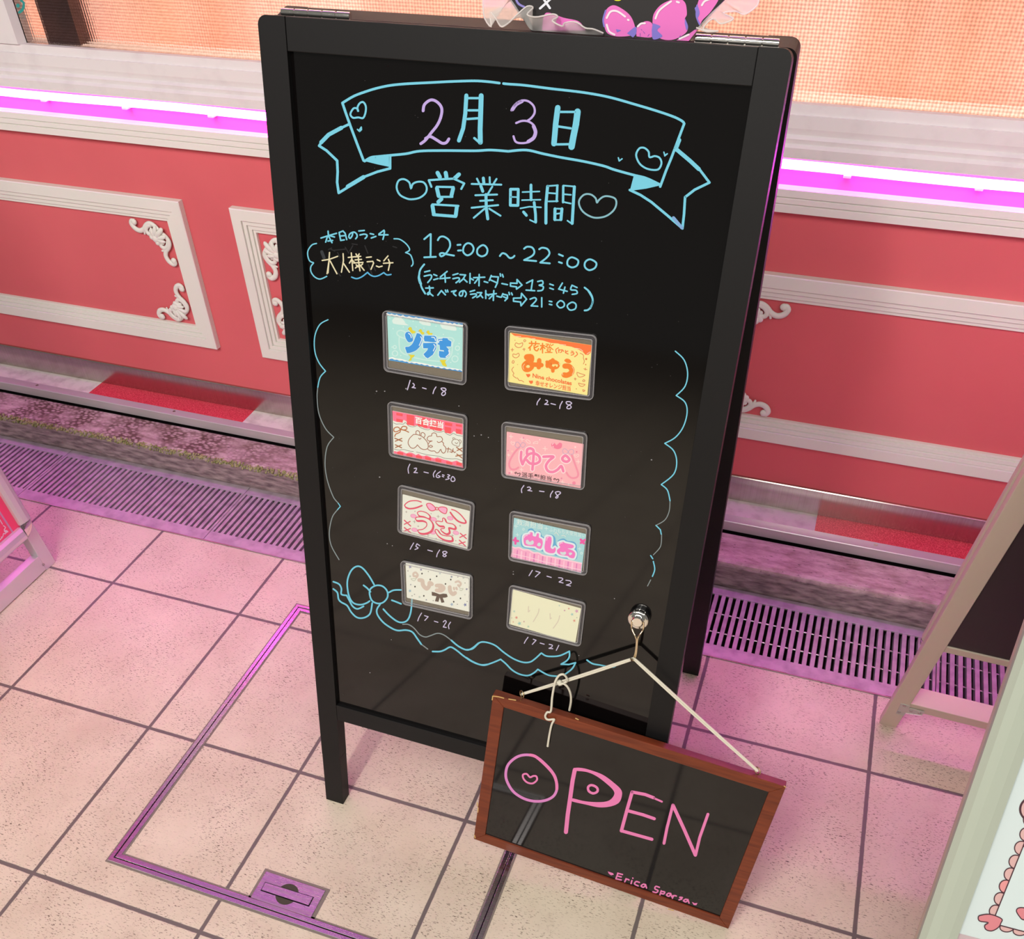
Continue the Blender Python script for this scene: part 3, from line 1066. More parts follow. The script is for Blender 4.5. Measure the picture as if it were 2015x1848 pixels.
ink(b, PN, XF, 15, '180,530 230,518;~175,572 240,560 245,590 210,635;270,555 300,567;270,607 312,595;402,525 335,580;330,596 430,588;380,555 385,632;460,560 510,546;~460,597 515,588 522,610 490,637;530,556 585,560 560,600 525,632;565,597 600,630;630,545 628,642;630,590 662,610;665,587 775,582;720,555 718,667;715,590 675,640;770,625 805,635;840,565 820,615;840,575 910,580 900,640 880,682;835,610 890,635;928,548 932,572;950,555 958,580;945,645 1000,656;'
    '1030,640 1095,643 1095,605 1145,660 1090,700 1090,678 1030,670 1030,640;1190,640 1250,610 1235,710;1185,710 1270,716;~1300,625 1345,618 1350,650 1315,662 1355,675 1345,710 1300,718;1420,650 1455,662;1420,690 1455,702;1545,640 1508,700 1592,722;1570,680 1555,740;1640,662 1690,685;~1640,662 1628,705 1680,712 1690,742 1642,752;'
    '190,690 265,688;~225,672 230,720 208,742 215,755 235,738;240,750 262,767;310,760 345,715 385,757;385,710 392,730;405,710 410,728;445,725 490,715;~490,715 465,740 490,765;~560,725 550,765 525,762 530,730 570,716 592,745 580,775;630,725 675,712;~635,752 685,748 690,765 655,787;700,735 745,735 720,770 698,782;735,760 755,785;785,715 785,792;785,745 815,765;810,755 890,745;865,715 860,812;855,760 820,795;895,770 930,780;955,745 940,780;955,750 1000,760 1000,790 975,815;960,775 995,790;1015,732 1020,755;1040,738 1048,757;'
    '1060,790 1135,788 1140,742 1190,800 1135,865 1130,828 1060,820 1060,790;~1225,800 1270,785 1285,810 1235,865;1235,866 1300,870;1340,785 1340,877;1415,820 1440,825;1415,850 1440,856;o1525,815 1490,850 1520,885 1560,870 1560,835;o1640,830 1593,865 1620,907 1672,895 1678,850', OFF, CYA)
b.build('hours_lettering', None, panel)
b = MB()
XS, XT = (600, 600, 0.32454), (1180, 660, 0.34621)
ink(b, PN, XS, 7, '~140,90 90,120 60,190 60,280 85,350 125,402;~125,402 92,440 78,500', OFF, CYA)
ink(b, PN, XS, 6, '~78,500 74,560 85,660 125,750 175,803;~175,803 135,860 122,960 135,1060 170,1160 200,1200;~195,1245 165,1290 148,1380 160,1460 207,1545', OFF, GREY)
ink(b, PN, XS, 6, '200,1200 215,1222 195,1245', OFF, CYA)
b.build('scallop_drawing', None, panel)
b = MB()
ink(b, PN, XT, 7, '~430,90 480,140 500,215 485,290 435,342;~435,342 485,380 497,440 475,520 430,580 370,614;~370,614 420,655 438,720 420,790 350,848;~350,848 385,880 400,940;320,1080 345,1105 350,1130;290,1252 302,1270;~305,1285 313,1330 300,1370', OFF, CYA)
ink(b, PN, XT, 5, '~400,940 395,1000 370,1050 320,1080;~352,1130 350,1180 340,1210 305,1248;290,1390 272,1425', OFF, GREY)
b.build('scallop_drawing', None, panel)
b = MB()
XW, XV = (640, 1090, 0.15881), (920, 1180, 0.20347)
ink(b, PN, XW, 20, '~605,380 540,270 460,175 390,155 320,210 275,330 280,460 310,560 360,615 440,630 510,610 550,585;~475,390 520,425 560,470;o620,395 560,435 550,500 580,580 650,615 720,600 770,540 770,470 730,415 680,392;~100,345 170,375 200,430 200,500 265,515;~265,515 300,580 340,650 400,682 475,650;'
    '~100,435 150,480 165,560 200,600 270,640 320,720 380,780 440,797 510,780 560,730 582,610;~790,478 850,450 940,447;~825,575 880,595 940,620;~680,625 640,690 650,760 720,850 820,920 900,950 1000,945 1080,970 1140,1050 1190,1120;~720,685 790,760 880,830 950,850 1020,820 1060,720 1075,560;~1330,1210 1420,1210 1480,1190 1550,1155 1620,1190 1720,1270 1830,1340 1930,1375 2010,1370;~1560,1070 1650,1145 1750,1190 1820,1170 1900,1105', OFF, CYA)
ink(b, PN, XW, 14, '~960,873 1030,875 1100,920 1170,1000 1240,1030 1300,1015 1390,985 1470,1005 1560,1070;~1190,1120 1270,1180;~1900,1105 1940,1095 1990,1097', OFF, GREY)
ink(b, PN, XV, 15, '~-10,485 50,475 120,415 190,415 270,445 350,510 440,570 530,605 600,605 650,575 710,520;~715,518 760,545 830,550 900,540 985,500;~985,500 985,550 960,590 905,625;905,625 980,628 1045,610;~1045,610 1010,670 940,725;~875,742 780,730 680,675;~680,675 640,710 580,735 500,720 430,680 370,620 320,578;~320,578 230,615 150,635 60,605 -10,562;~1155,585 1210,620 1290,635 1370,650 1420,650 1455,615', OFF, CYA)
b.build('bow_drawing', None, panel)
XN = [(740, 590, 0.10823), (980, 630, 0.10422), (750, 780, 0.099256), (970, 820, 0.10422), (750, 940, 0.099256), (980, 990, 0.099256), (760, 1090, 0.099256), (980, 1140, 0.099256)]
TIMES = ['620,1465 595,1550 570,1635;~670,1520 692,1540 690,1570 655,1595;660,1592 715,1605;845,1600 910,1620;~1090,1585 1055,1640 1035,1705;~1270,1625 1240,1605 1185,1610 1200,1640 1255,1675 1255,1720 1215,1740 1192,1715 1215,1680 1272,1640',
         '~795,1480 745,1550 735,1600;~900,1510 935,1525 925,1560 880,1590;880,1590 950,1596;1000,1575 1085,1597;~1215,1535 1175,1610 1165,1670;~1390,1565 1350,1540 1290,1545 1300,1585 1365,1615 1380,1650 1340,1675 1300,1660 1320,1620 1390,1575',
         '~570,1345 535,1430 545,1525;~655,1430 700,1425 690,1470 650,1510;650,1510 720,1515;850,1500 935,1520;~1075,1475 1035,1540 1045,1600;~1175,1490 1110,1540 1092,1590 1130,1612 1168,1590 1130,1570;1215,1555 1250,1567;1210,1585 1240,1597;~1320,1550 1360,1570 1320,1600 1350,1630 1280,1650;o1420,1590 1385,1640 1400,1682 1450,1680 1462,1640',
         '~585,1300 540,1370 545,1435;~650,1335 690,1330 712,1360 660,1392;665,1392 735,1405;880,1405 965,1417;~1130,1405 1090,1470 1085,1520;~1275,1430 1235,1415 1180,1430 1200,1470 1230,1510 1205,1538 1185,1525 1220,1490 1278,1445',
         '~645,1295 600,1370 575,1420;~712,1310 690,1360 732,1395 670,1425;715,1315 765,1350;925,1435 1015,1462;~1160,1435 1115,1510 1100,1570;~1305,1480 1270,1460 1222,1475 1240,1510 1290,1545 1255,1568 1225,1545 1260,1515 1305,1490',
         '680,1335 615,1440;750,1350 835,1377 740,1465;970,1450 1055,1475;~1200,1480 1270,1490 1278,1520 1210,1565;1210,1565 1290,1585;~1345,1530 1430,1545 1445,1590 1360,1625;1355,1625 1435,1645',
         '~700,1175 650,1260 625,1330;760,1225 832,1247 765,1320;955,1335 1025,1357;~1130,1350 1165,1322 1190,1350 1160,1400 1130,1450;1130,1450 1190,1460;~1275,1355 1235,1420 1245,1485',
         '~595,1150 545,1220 520,1270;700,1190 755,1210 680,1290;835,1265 915,1287;~1015,1290 1075,1308 1060,1345 1010,1370;1010,1370 1085,1377;1205,1310 1155,1410']
for X, t in zip(XN, TIMES):
    b = MB()
    ink(b, PN, X, 19, t, OFF, PALE)
    b.build('shift_lettering', None, panel)
b = MB()
random.seed(11)
for x, y, r in [(741, 770, 1.6), (757, 770, 1.4), (799, 765, 1.7), (903, 799, 1.2), (747, 939, 1.6), (947, 856, 1.5), (961, 861, 1.2), (933, 858, 1.3), (762, 1070, 1.2), (772, 1074, 1.1), (1010, 1130, 1.4), (1010, 1125, 1.0), (1282, 905, 1.6), (770, 1259, 1.0), (728, 1324, 1.2), (1139, 1290, 1.0), (1209, 1178, 1.2)]:
    ink(b, PN, (0, 0, 1), 1, ell((x, y), r, r * 0.8, 0, '#', 8), OFF, (150, 148, 150))
for i in range(60):
    x, y = random.uniform(600, 1350), random.uniform(140, 1380)
    aa, bb = PN.ab(x, y)
    if not (SL + 0.01 < aa < SR - 0.01 and RB1 + 0.01 < bb < RT - 0.01):
        continue
    ink(b, PN, (0, 0, 1), 1, ell((x, y), .7, .6, 0, '#', 6), OFF, (84, 82, 82))
b.build('specks', None, panel)['kind'] = 'stuff'

# ------------------------------------------------------------------ name cards in clear holders
M_SLEEVE = film('clear_plastic_back', (196, 182, 158), 0.26, 0.3)
M_FRONT = film('clear_plastic_front', (235, 235, 235), 0.03, 0.05)
M_RIM = film('clear_plastic_rim', (170, 166, 172), 0.07, 0.15)
M_RIDGE = film('clear_plastic_ridge', (200, 197, 200), 0.33, 0.2)
GC = 'name cards in clear holders on the blackboard'
HOLD = [[(110, 190), (1655, 440), (1630, 1560), (140, 1300)], [(130, 110), (1860, 300), (1790, 1520), (120, 1310)], [(120, 100), (1695, 390), (1675, 1485), (155, 1190)], [(165, 95), (1785, 330), (1715, 1390), (155, 1150)],
        [(325, 150), (1840, 505), (1790, 1470), (330, 1085)], [(235, 165), (1850, 460), (1740, 1450), (195, 1130)], [(280, 140), (1705, 440), (1700, 1310), (315, 1000)], [(235, 120), (1748, 490), (1620, 1340), (150, 970)]]
CARD = [[(195, 225), (1580, 420), (1565, 1315), (235, 1100)], [(230, 235), (1775, 475), (1685, 1420), (180, 1165)], [(220, 285), (1625, 545), (1625, 1420), (250, 1140)], [(262, 282), (1718, 518), (1650, 1350), (240, 1105)],
        [(422, 330), (1758, 660), (1710, 1415), (415, 1075)], [(328, 290), (1752, 625), (1645, 1385), (250, 1065)], [(378, 175), (1662, 452), (1650, 1150), (415, 870)], [(310, 203), (1655, 585), (1525, 1262), (205, 885)]]
CARDRGB = [(172, 226, 222), (244, 232, 146), (230, 235, 224), (247, 180, 188), (230, 233, 220), (166, 216, 222), (236, 238, 226), (236, 236, 204)]
CLAB = ['aqua name card with blue bubble letters and yellow ducks in a clear holder', 'yellow and orange name card with dripping orange top in a clear holder, top right',
        'white name card with red gingham borders and brown outlined letters in a clear holder', 'pink name card with pink letters and ribbons in a clear holder',
        'white name card with red outlined letters and a pink bow in a clear holder', 'light blue name card with magenta letters and pink pleats in a clear holder',
        'white name card with beige woolly letters, a brown bow and stars in a clear holder', 'pale cream name card with faint letters and pastel stars in a clear holder, lowest right']


def fit_rect(pl, quad, X, off, wd, ht):
    A = [pl.ab(X[0] + x * X[2], X[1] + y * X[2], off) for x, y in quad]
    cx, cy = sum(a[0] for a in A) / 4, sum(a[1] for a in A) / 4
    ux = (A[1][0] - A[0][0] + A[2][0] - A[3][0], A[1][1] - A[0][1] + A[2][1] - A[3][1])
    L = math.hypot(*ux)
    ux = (ux[0] / L, ux[1] / L)
    U = pl.U * ux[0] + pl.V * ux[1]
    W_ = pl.V * ux[0] - pl.U * ux[1]
    if wd is None:
        vx = (A[0][0] - A[3][0] + A[1][0] - A[2][0], A[0][1] - A[3][1] + A[1][1] - A[2][1])
        wd, ht = L / 2, math.hypot(*vx) / 2
    return Plane(pl.pt(cx, cy, off) - U * wd / 2 - W_ * ht / 2, U, W_), wd, ht


def rrect(a0, a1, b0, b1, r, n=5):
    P = []
    for cx, cy, s in ((a1 - r, b1 - r, 0), (a0 + r, b1 - r, 1), (a0 + r, b0 + r, 2), (a1 - r, b0 + r, 3)):
        for i in range(n + 1):
            t = PI / 2 * (s + i / n)
            P.append((cx + r * math.cos(t), cy + r * math.sin(t)))
    return P


def rband(b, pl, R0, R1, o0, o1):
    n = len(R0)
    vs = [pl.pt(x, y, o1) for x, y in R0] + [pl.pt(x, y, o1) for x, y in R1] + [pl.pt(x, y, o0) for x, y in R0] + [pl.pt(x, y, o0) for x, y in R1]
    fs = []
    for k in range(n):
        j = (k + 1) % n
        fs += [(k, j, n + j, n + k), (2 * n + k, 2 * n + j, j, k), (n + k, n + j, 3 * n + j, 3 * n + k), (3 * n + k, 3 * n + j, 2 * n + j, 2 * n + k)]
    b.add(vs, fs)


ARTS = []
for i in range(8):
    X = XN[i]
    hp, hw, hh = fit_rect(PN, HOLD[i], X, 0.0035, None, None)
    root = thing('name_card_holder', hp.pt(hw / 2, hh / 2, 0), CLAB[i], 'name card', GC)
    b = MB()
    R0, R1, R2 = rrect(0, hw, 0, hh, 0.0055), rrect(.0006, hw - .0006, .0006, hh - .0006, 0.005), rrect(.0042, hw - .0042, .0042, hh - .0042, 0.0022)
    R3 = rrect(.0048, hw - .0048, .0048, hh - .0048, 0.002)
    b.use(M_RIM)
    rband(b, hp, R1, R2, -0.0027, 0.0)
    b.use(M_RIDGE)
    rband(b, hp, R0, R1, -0.0027, 0.0003)
    rband(b, hp, R2, R3, -0.0012, 0.0003)
    b.use(M_SLEEVE)
    b.flat([hp.pt(x, y, -0.0022) for x, y in R3])
    b.use(M_FRONT)
    b.flat([hp.pt(x, y, 0.0) for x, y in R3])
    b.build('sleeve', None, root)
    cp, cw, ch = fit_rect(PN, CARD[i], X, 0.0022, None, None)
    b = MB()
    b.prism([cp.pt(x, y, -0.0004) for x, y in rrect(0, cw, 0, ch, 0.0008, 2)], cp.N * 0.0004)
    card = b.build('card', mat('card_%d' % i, tuple(int(c * 0.9) for c in CARDRGB[i]), 0.6, spec=0.25), root)
    ARTS.append((cp, X, card))

WHT = (246, 248, 244)
# 1 aqua card with ducks
pl, X, card = ARTS[0]
b = MB()
o = 0.00006
ink(b, pl, X, 30, '200,255 250,285 295,260 345,300 380,278 445,315 495,290 555,330 600,312 680,345 725,325 800,355 850,350 940,380 1025,385 1100,410 1200,425 1320,440 1420,440 1490,470 1570,470', o, WHT)
ink(b, pl, X, 26, '240,1065 300,1055 360,1080 440,1085 520,1105 600,1140 700,1140 800,1155 900,1175 1000,1200 1120,1220 1230,1235 1340,1250 1450,1265 1555,1285', o, WHT)
ink(b, pl, X, 1, '#197,228 1578,421 1572,458 1540,452 1500,425 1470,447 1420,420 1390,440 1345,415 1310,425 1260,400 1190,415 1130,390 1080,392 1030,370 980,370 930,355 880,350 830,330 770,335 725,315 690,328 640,315 600,298 560,312 520,302 490,275 450,292 400,282 375,262 340,272 300,262 290,250 240,258 205,245;'
    '#236,1100 250,1078 290,1070 330,1095 380,1088 425,1115 480,1105 515,1128 560,1122 600,1150 650,1140 690,1162 740,1152 790,1180 830,1168 885,1198 930,1182 980,1215 1030,1202 1075,1230 1130,1218 1185,1250 1240,1235 1285,1262 1340,1252 1390,1275 1440,1265 1480,1288 1520,1275 1560,1295 1563,1313', o * 2, (66, 148, 216))
ink(b, pl, X, 1, '#~290,380 330,330 400,312 460,330 510,380 540,430 590,465 400,450 310,430;#~780,410 800,375 870,360 950,372 985,420 988,472 850,455;#~1165,460 1200,415 1290,402 1380,432 1440,480 1455,560 1300,545 1200,520', o, (220, 240, 234))
ink(b, pl, X, 22, '~420,690 420,800 440,920 500,980 570,1005;~690,1050 900,1095 1150,1120;~1280,1110 1370,1000 1395,800 1420,740;~530,585 450,555 390,580 385,630 450,680 530,705;~1110,680 1250,690 1370,690 1415,730', o, (200, 238, 232))
for c, r in (((340, 860), 28), ((345, 975), 48), ((1480, 880), 38), ((1435, 1075), 55)):
    ink(b, pl, X, 18, ell(c, r, r, 0, 'o'), o, (205, 240, 235))
for c in ((250, 340), (310, 525), (495, 495), (675, 390), (730, 495), (870, 515), (1090, 480), (1225, 630), (1510, 795), (1525, 520), (1490, 985), (1360, 1140), (450, 1015), (290, 860)):
    ink(b, pl, X, 1, ell(c, 9, 9), o, (225, 246, 240))
ink(b, pl, X, 1, '#~575,990 640,1000 700,1005 680,1040 650,1060 640,1100 590,1108 620,1060 615,1020;#~1155,1095 1275,1095 1255,1130 1285,1210 1215,1195 1185,1140;#~585,525 610,495 645,508 658,550 718,575 700,608 650,612 618,580;#~772,565 800,535 833,550 842,582 877,597 862,628 825,625 803,592;#~915,588 940,556 968,570 977,603 1022,607 1012,638 950,636', o * 2, (226, 214, 40))
ink(b, pl, X, 1, ell((592, 532), 9, 12) + ';' + ell((780, 568), 8, 8) + ';' + ell((922, 588), 8, 8), o * 3, (222, 110, 40))
BL = ['#~525,640 545,595 600,582 640,625 672,715 655,758 600,773 565,745 535,690', '#~742,605 800,622 842,680 830,780 780,870 700,935 575,970 548,930 532,862 600,850 660,800 700,715', '#880,650 1060,655 1095,675 1097,765 1050,773 880,755 868,705', '#855,787 1060,783 1098,802 1090,890 1030,1000 940,1065 900,1042 862,990 930,920 945,882 858,882',
      '#1132,715 1205,708 1215,695 1300,700 1310,725 1370,760 1362,850 1275,850 1320,900 1345,960 1320,1020 1260,1060 1165,1050 1143,1010 1145,930 1235,940 1232,920 1160,910 1155,822 1120,812']
for t in BL:
    ink(b, pl, X, 22, 'o' + t[1:].replace('~', ''), o * 2, (214, 240, 244))
for t in BL:
    ink(b, pl, X, 1, t, o * 3, (46, 150, 230))
ink(b, pl, X, 15, '~590,610 625,640 640,690;~810,670 830,720 785,830;~1010,680 1060,690 1080,740;~1050,810 1075,850 1040,930;~1135,780 1150,740 1200,735;~1320,920 1330,980 1270,1040', o * 4, (238, 250, 252))
b.build('artwork', None, card)

# 2 yellow and orange card
pl, X, card = ARTS[1]
b = MB()
OR, OR2 = (244, 128, 8), (246, 112, 44)
ink(b, pl, X, 1, '#238,240 1773,476 1755,610 1700,658 1650,655 1600,600 1500,545 1380,500 1250,480 1130,440 1000,432 850,385 700,362 560,330 400,325 300,290', o, (250, 116, 44))
ink(b, pl, X, 14, '~340,305 430,310;~640,350 700,352;~1180,460 1280,470;~1450,530 1540,545 1600,585;~1680,640 1740,600', o * 2, (255, 205, 170))
ink(b, pl, X, 24, '590,437 780,447;632,400 640,470;712,405 705,475;632,480 578,528;605,502 605,568;~680,480 688,550 735,580 765,540;755,490 690,525;800,482 875,482;840,440 840,620;840,490 800,560;850,505 885,535', o, OR)
ink(b, pl, X, 17, '905,452 955,455 915,505;930,480 890,500;990,450 965,495 1040,560;1045,460 1000,485;925,520 1000,518;930,545 992,548 985,585 925,578 930,545;940,590 950,605;985,590 975,605;890,612 1022,612', o, OR)
ink(b, pl, X, 17, '~1140,522 1090,560 1110,628;1150,548 1148,612;1140,570 1200,560;~1200,560 1205,590 1180,612;1218,560 1240,592;1272,572 1280,602;~1320,585 1270,610 1325,640;1385,588 1420,594;~1375,618 1430,618 1420,650 1380,662;~1475,600 1500,645 1445,692', o, OR2)
ink(b, pl, X, 115, '~545,700 620,700 620,760 580,830', o, OR)
ink(b, pl, X, 85, 'o570,785 490,850 510,930 580,935 640,880 620,810;620,835 820,850;778,760 768,890', o, OR)
ink(b, pl, X, 1, ell((570, 875), 32, 28), o * 2, CARDRGB[1])
ink(b, pl, X, 70, '925,795 930,865;~930,870 960,800 1040,760;o1040,800 950,830 1000,890 1100,890 1135,835 1080,790;1032,752 1035,960', o, OR)
ink(b, pl, X, 1, ell((1045, 855), 26, 24) + ';' + ell((1110, 858), 20, 26), o * 2, CARDRGB[1])
ink(b, pl, X, 1, '#~1248,765 1280,730 1340,735 1385,785 1345,815 1285,800', o, OR)
ink(b, pl, X, 100, '~1262,868 1340,875 1395,940 1370,1005 1300,1040 1248,1035', o, OR)
ink(b, pl, X, 12, '~500,830 470,880 490,930;~895,800 890,850;~1400,880 1430,950 1400,1030;~1215,1000 1225,1040;~1150,810 1165,850', o * 2, (255, 205, 150))
ink(b, pl, X, 1, '#~525,1015 560,1020 600,1018 608,1050 570,1080 540,1055;#~580,1140 610,1145 655,1145 655,1185 620,1205 590,1175', o, OR2)
lettering(b, pl, X, 'Nine chocolates', (650, 1085), (1390, 1235), 82, o, OR2, 0.03)
lettering(b, pl, X, '幸せオレンジ担当', (705, 1235), (1370, 1345), 98, o, OR2, 0.02)
ink(b, pl, X, 12, 'o395,450 340,430 322,480 380,520 450,495 462,430;o340,650 285,640 285,690 345,712 400,670 385,625;o280,765 265,800 290,815 305,780;o1555,1010 1490,990 1510,1060 1560,1075 1640,1040;o1570,1205 1520,1190 1545,1240 1600,1250 1640,1215;o1620,1320 1600,1315 1610,1350 1640,1330;o1615,1125 1598,1150 1625,1160 1640,1140;o505,370 485,385 500,408 525,390;'
    '~295,885 260,940 300,1005;~300,1005 285,1050 350,1100;~365,1090 400,1140 440,1140 485,1170;~1550,625 1610,660 1610,720;~1610,720 1630,780 1610,830;245,560 295,560;270,530 268,590;465,552 515,548;490,530 495,580;1435,1110 1480,1110;1455,1090 1458,1135;1620,920 1680,935;1650,905 1645,945', o, (222, 120, 74))
ink(b, pl, X, 1, ell((1665, 735), 20, 20) + ';' + ell((1655, 840), 12, 12) + ';' + ell((320, 382), 8, 8) + ';' + ell((1478, 1300), 10, 9) + ';' + ell((368, 840), 7, 7), o, (226, 120, 60))
b.build('artwork', None, card)

# 3 gingham card
pl, X, card = ARTS[2]
b = MB()
PK, RD, BR = (255, 118, 150), (248, 84, 92), (160, 96, 66)
TOPP = '#222,287 1623,547 1622,755 1590,760 1550,735 1500,725 1440,688 1400,730 1350,740 1300,720 1260,690 1230,655 1190,690 1150,688 1100,680 1060,668 1030,640 990,608 950,640 900,640 850,630 800,598 770,575 740,555 700,570 650,590 620,572 570,555 530,538 500,495 450,468 420,500 360,512 300,505 235,480'
ink(b, pl, X, 1, TOPP, o, PK)
ink(b, pl, X, 1, '#252,1138 253,1082 320,1100 370,1078 430,1100 500,1135 560,1110 610,1120 690,1165 740,1140 800,1180 850,1185 900,1170 1000,1215 1060,1230 1120,1210 1200,1240 1260,1260 1320,1270 1400,1300 1500,1275 1560,1310 1624,1335 1623,1418', o, PK)
for x0_, y0_, w_, h_ in ((300, 325, 130, 50), (300, 440, 130, 60), (505, 360, 150, 200), (720, 400, 200, 190), (960, 450, 240, 200), (1260, 510, 150, 60), (1260, 600, 130, 120), (1480, 550, 120, 40), (1480, 640, 110, 95)):
    ink(b, pl, X, 1, '#%d,%d %d,%d %d,%d %d,%d' % (x0_, y0_, x0_ + w_, y0_ + w_ * .18, x0_ + w_ - 4, y0_ + h_ + w_ * .18, x0_ + 4, y0_ + h_), o * 2, RD)
for x0_, y0_ in ((320, 1095), (500, 1130), (690, 1165), (870, 1195), (1075, 1235), (1290, 1285), (1490, 1300)):
    ink(b, pl, X, 1, '#%d,%d %d,%d %d,%d %d,%d' % (x0_, y0_, x0_ + 120, y0_ + 24, x0_ + 118, y0_ + 84, x0_ + 2, y0_ + 60), o * 2, RD)
lettering(b, pl, X, '百合担当', (672, 535), (1235, 645), 140, o * 3, WHT, 0.035)
ink(b, pl, X, 14, '~640,757 560,840 535,930 580,1010 640,1030 690,1000 718,962;~718,962 790,1035 870,1055 930,1020 920,920 850,830 780,780 700,757 640,757;~692,745 690,700 725,680 762,710 765,770;~790,775 800,725 845,725 872,770 850,815;~742,830 765,850 790,828;~1000,785 1010,737 1055,725 1095,750 1108,798 1180,800 1218,850 1205,893 1237,930 1235,965 1278,1015 1280,1080 1240,1128 1200,1100 1180,1052 1140,1110 1095,1120 1058,1085 990,1085 925,1050;~1000,785 940,795 912,840 940,882 1012,885;~1012,885 960,905 943,940;o980,970 950,992 980,1012 1020,995;~1110,895 1140,915 1205,895', o, BR)
ink(b, pl, X, 15, '1300,1040 1370,1045;1335,1015 1320,1112;1372,1062 1400,1067;1360,1100 1392,1105;~1430,1040 1400,1115 1430,1082 1450,1115 1480,1100', o, BR)
ink(b, pl, X, 11, 'o1430,862 1400,905 1420,950 1480,980 1540,990 1560,930 1540,880 1490,852;~1430,860 1420,825 1450,825 1470,850;~1535,880 1560,860 1585,885 1580,925 1558,930;~1465,915 1495,940 1520,915', o, (150, 120, 100))
ink(b, pl, X, 20, '270,830 415,890;410,835 280,890;280,960 405,1020;400,965 285,1015;1495,1010 1610,1095;1610,1025 1505,1075;1500,1145 1610,1225;1610,1160 1480,1185', o, (166, 96, 52))
ink(b, pl, X, 20, '~385,655 330,610 260,632 255,690 310,700 380,660;~385,655 430,597 500,607 505,650 450,667 400,655;~380,660 370,712 290,750 270,795;~395,660 480,680 545,712', o, (186, 110, 60))
ink(b, pl, X, 9, '~245,525 300,550 360,545 440,550 480,520 540,580 620,605 690,590 720,570 780,620 870,655 940,665 990,640 1060,690 1130,710 1200,705 1240,690 1300,745 1370,770 1430,735 1500,770 1615,790;~255,1045 350,1065 450,1055 560,1085 640,1095;~700,1105 800,1130 920,1160 1000,1170 1150,1190 1250,1225 1400,1240 1500,1240 1615,1280', o, (120, 118, 110))
b.build('artwork', None, card)

# 4 pink card
pl, X, card = ARTS[3]
b = MB()
P1, P2 = (255, 222, 226), (246, 132, 176)
YU = '~535,665 528,800 560,900;~560,895 615,780 690,705 780,695 870,750 882,840 800,890 700,880 640,820;~640,700 650,620 710,600 765,640 765,760 745,1000'
HI = '~955,757 1140,755 1060,830 1000,930 1040,1025 1130,1045 1220,1000 1290,935 1328,1030'
PU = 'o1370,735 1310,785 1335,835 1400,850 1442,805'
for t in (YU, HI, PU):
    ink(b, pl, X, 88, t, o, P1)
for t in (YU, HI, PU):
    ink(b, pl, X, 50, t, o * 2, P2)
ink(b, pl, X, 36, '~500,575 400,690 320,830 308,930 350,992 420,995 480,960;~1490,730 1550,900 1605,1060 1590,1140 1500,1160 1430,1120 1390,1060', o, (245, 150, 172))
ink(b, pl, X, 1, '#~1200,540 1150,488 1105,512 1108,560 1170,602 1240,612 1295,580 1302,512 1260,488', o, (246, 128, 160))
ink(b, pl, X, 12, '~1125,530 1130,505 1150,500;~1130,560 1145,575', o * 2, P1)
ink(b, pl, X, 9, 'o515,540 470,480 430,500 425,560 480,590;o520,540 560,490 605,510 605,550 560,580;o1420,660 1360,605 1320,630 1330,690 1390,700;o1425,660 1470,620 1520,635 1515,700 1450,705', o, (196, 172, 206))
for c, r in (((340, 375), 38), ((550, 425), 40), ((985, 605), 42), ((540, 1000), 32), ((1610, 850), 36), ((1315, 1235), 34), ((295, 725), 24), ((348, 1045), 22)):
    ink(b, pl, X, 11, plus(c, r), o, (255, 226, 222))
for c, r, q_ in (((310, 1065), 20, (238, 140, 170)), ((285, 640), 14, (238, 140, 170)), ((1580, 665), 16, (240, 130, 160)), ((1295, 1165), 16, (238, 140, 170)), ((1430, 1280), 20, (255, 226, 226)), ((1555, 575), 18, (255, 220, 220)), ((362, 655), 16, (255, 206, 196)), ((885, 435), 12, (255, 226, 226)), ((575, 400), 18, (240, 150, 180)), ((1530, 1255), 34, (244, 140, 168))):
    ink(b, pl, X, 1, ell(c, r, r), o, q_)
ink(b, pl, X, 9, 'o378,490 350,470 340,495 380,535 408,500 400,475;o655,490 620,450 650,435 700,470 700,510;o810,500 760,510 780,480 845,470 840,510;o1575,730 1535,715 1560,765 1620,745 1610,710', o, (255, 226, 222))
lettering(b, pl, X, '派手髪担当', (538, 1150), (1105, 1235), 108, o, (92, 58, 62), 0.02)
ink(b, pl, X, 15, '~430,1080 415,1060 440,1050 465,1080 500,1065 515,1085 490,1125;~1160,1195 1150,1175 1175,1168 1195,1195 1230,1180 1245,1205 1215,1245', o, (92, 58, 62))
b.build('artwork', None, card)

# 5 white and red card
pl, X, card = ARTS[4]
b = MB()
R5, P5 = (228, 82, 108), (248, 176, 208)
for c in ((640, 762), (1040, 825), (1368, 806), (662, 1035), (1020, 1085), (1482, 1095)):
    ink(b, pl, X, 1, ell(c, 58, 36, 0.25), o, P5)
    ink(b, pl, X, 8, ell(c, 58, 36, 0.25, 'o'), o * 2, (226, 140, 184))
ink(b, pl, X, 1, '#~905,520 980,515 1060,580 1082,630 1020,658 960,640 910,570;#~1130,612 1200,580 1290,600 1305,650 1275,715 1190,682', o, P5)
ink(b, pl, X, 17, 'o905,520 980,515 1060,580 1082,630 1020,658 960,640 910,570;o1130,612 1200,580 1290,600 1305,650 1275,715 1190,682;o1075,605 1100,590 1135,610 1120,640 1085,635', o * 2, R5)
U1, U2 = '720,692 790,666 900,700 962,762 945,812 850,775 752,752', '680,810 730,782 870,792 980,852 1025,950 982,1058 860,1105 760,1092 730,1042 830,1022 900,960 895,888 820,850 712,848'
S1, S2 = '1082,888 1120,862 1212,872 1220,812 1252,808 1300,892 1420,922 1468,972 1450,1012 1340,992 1350,1080 1290,1112 1205,1060 1182,1020 1252,1005 1240,962 1152,950', '1070,1040 1110,1032 1180,1120 1282,1155 1382,1162 1410,1212 1390,1250 1262,1232 1150,1172 1090,1102'
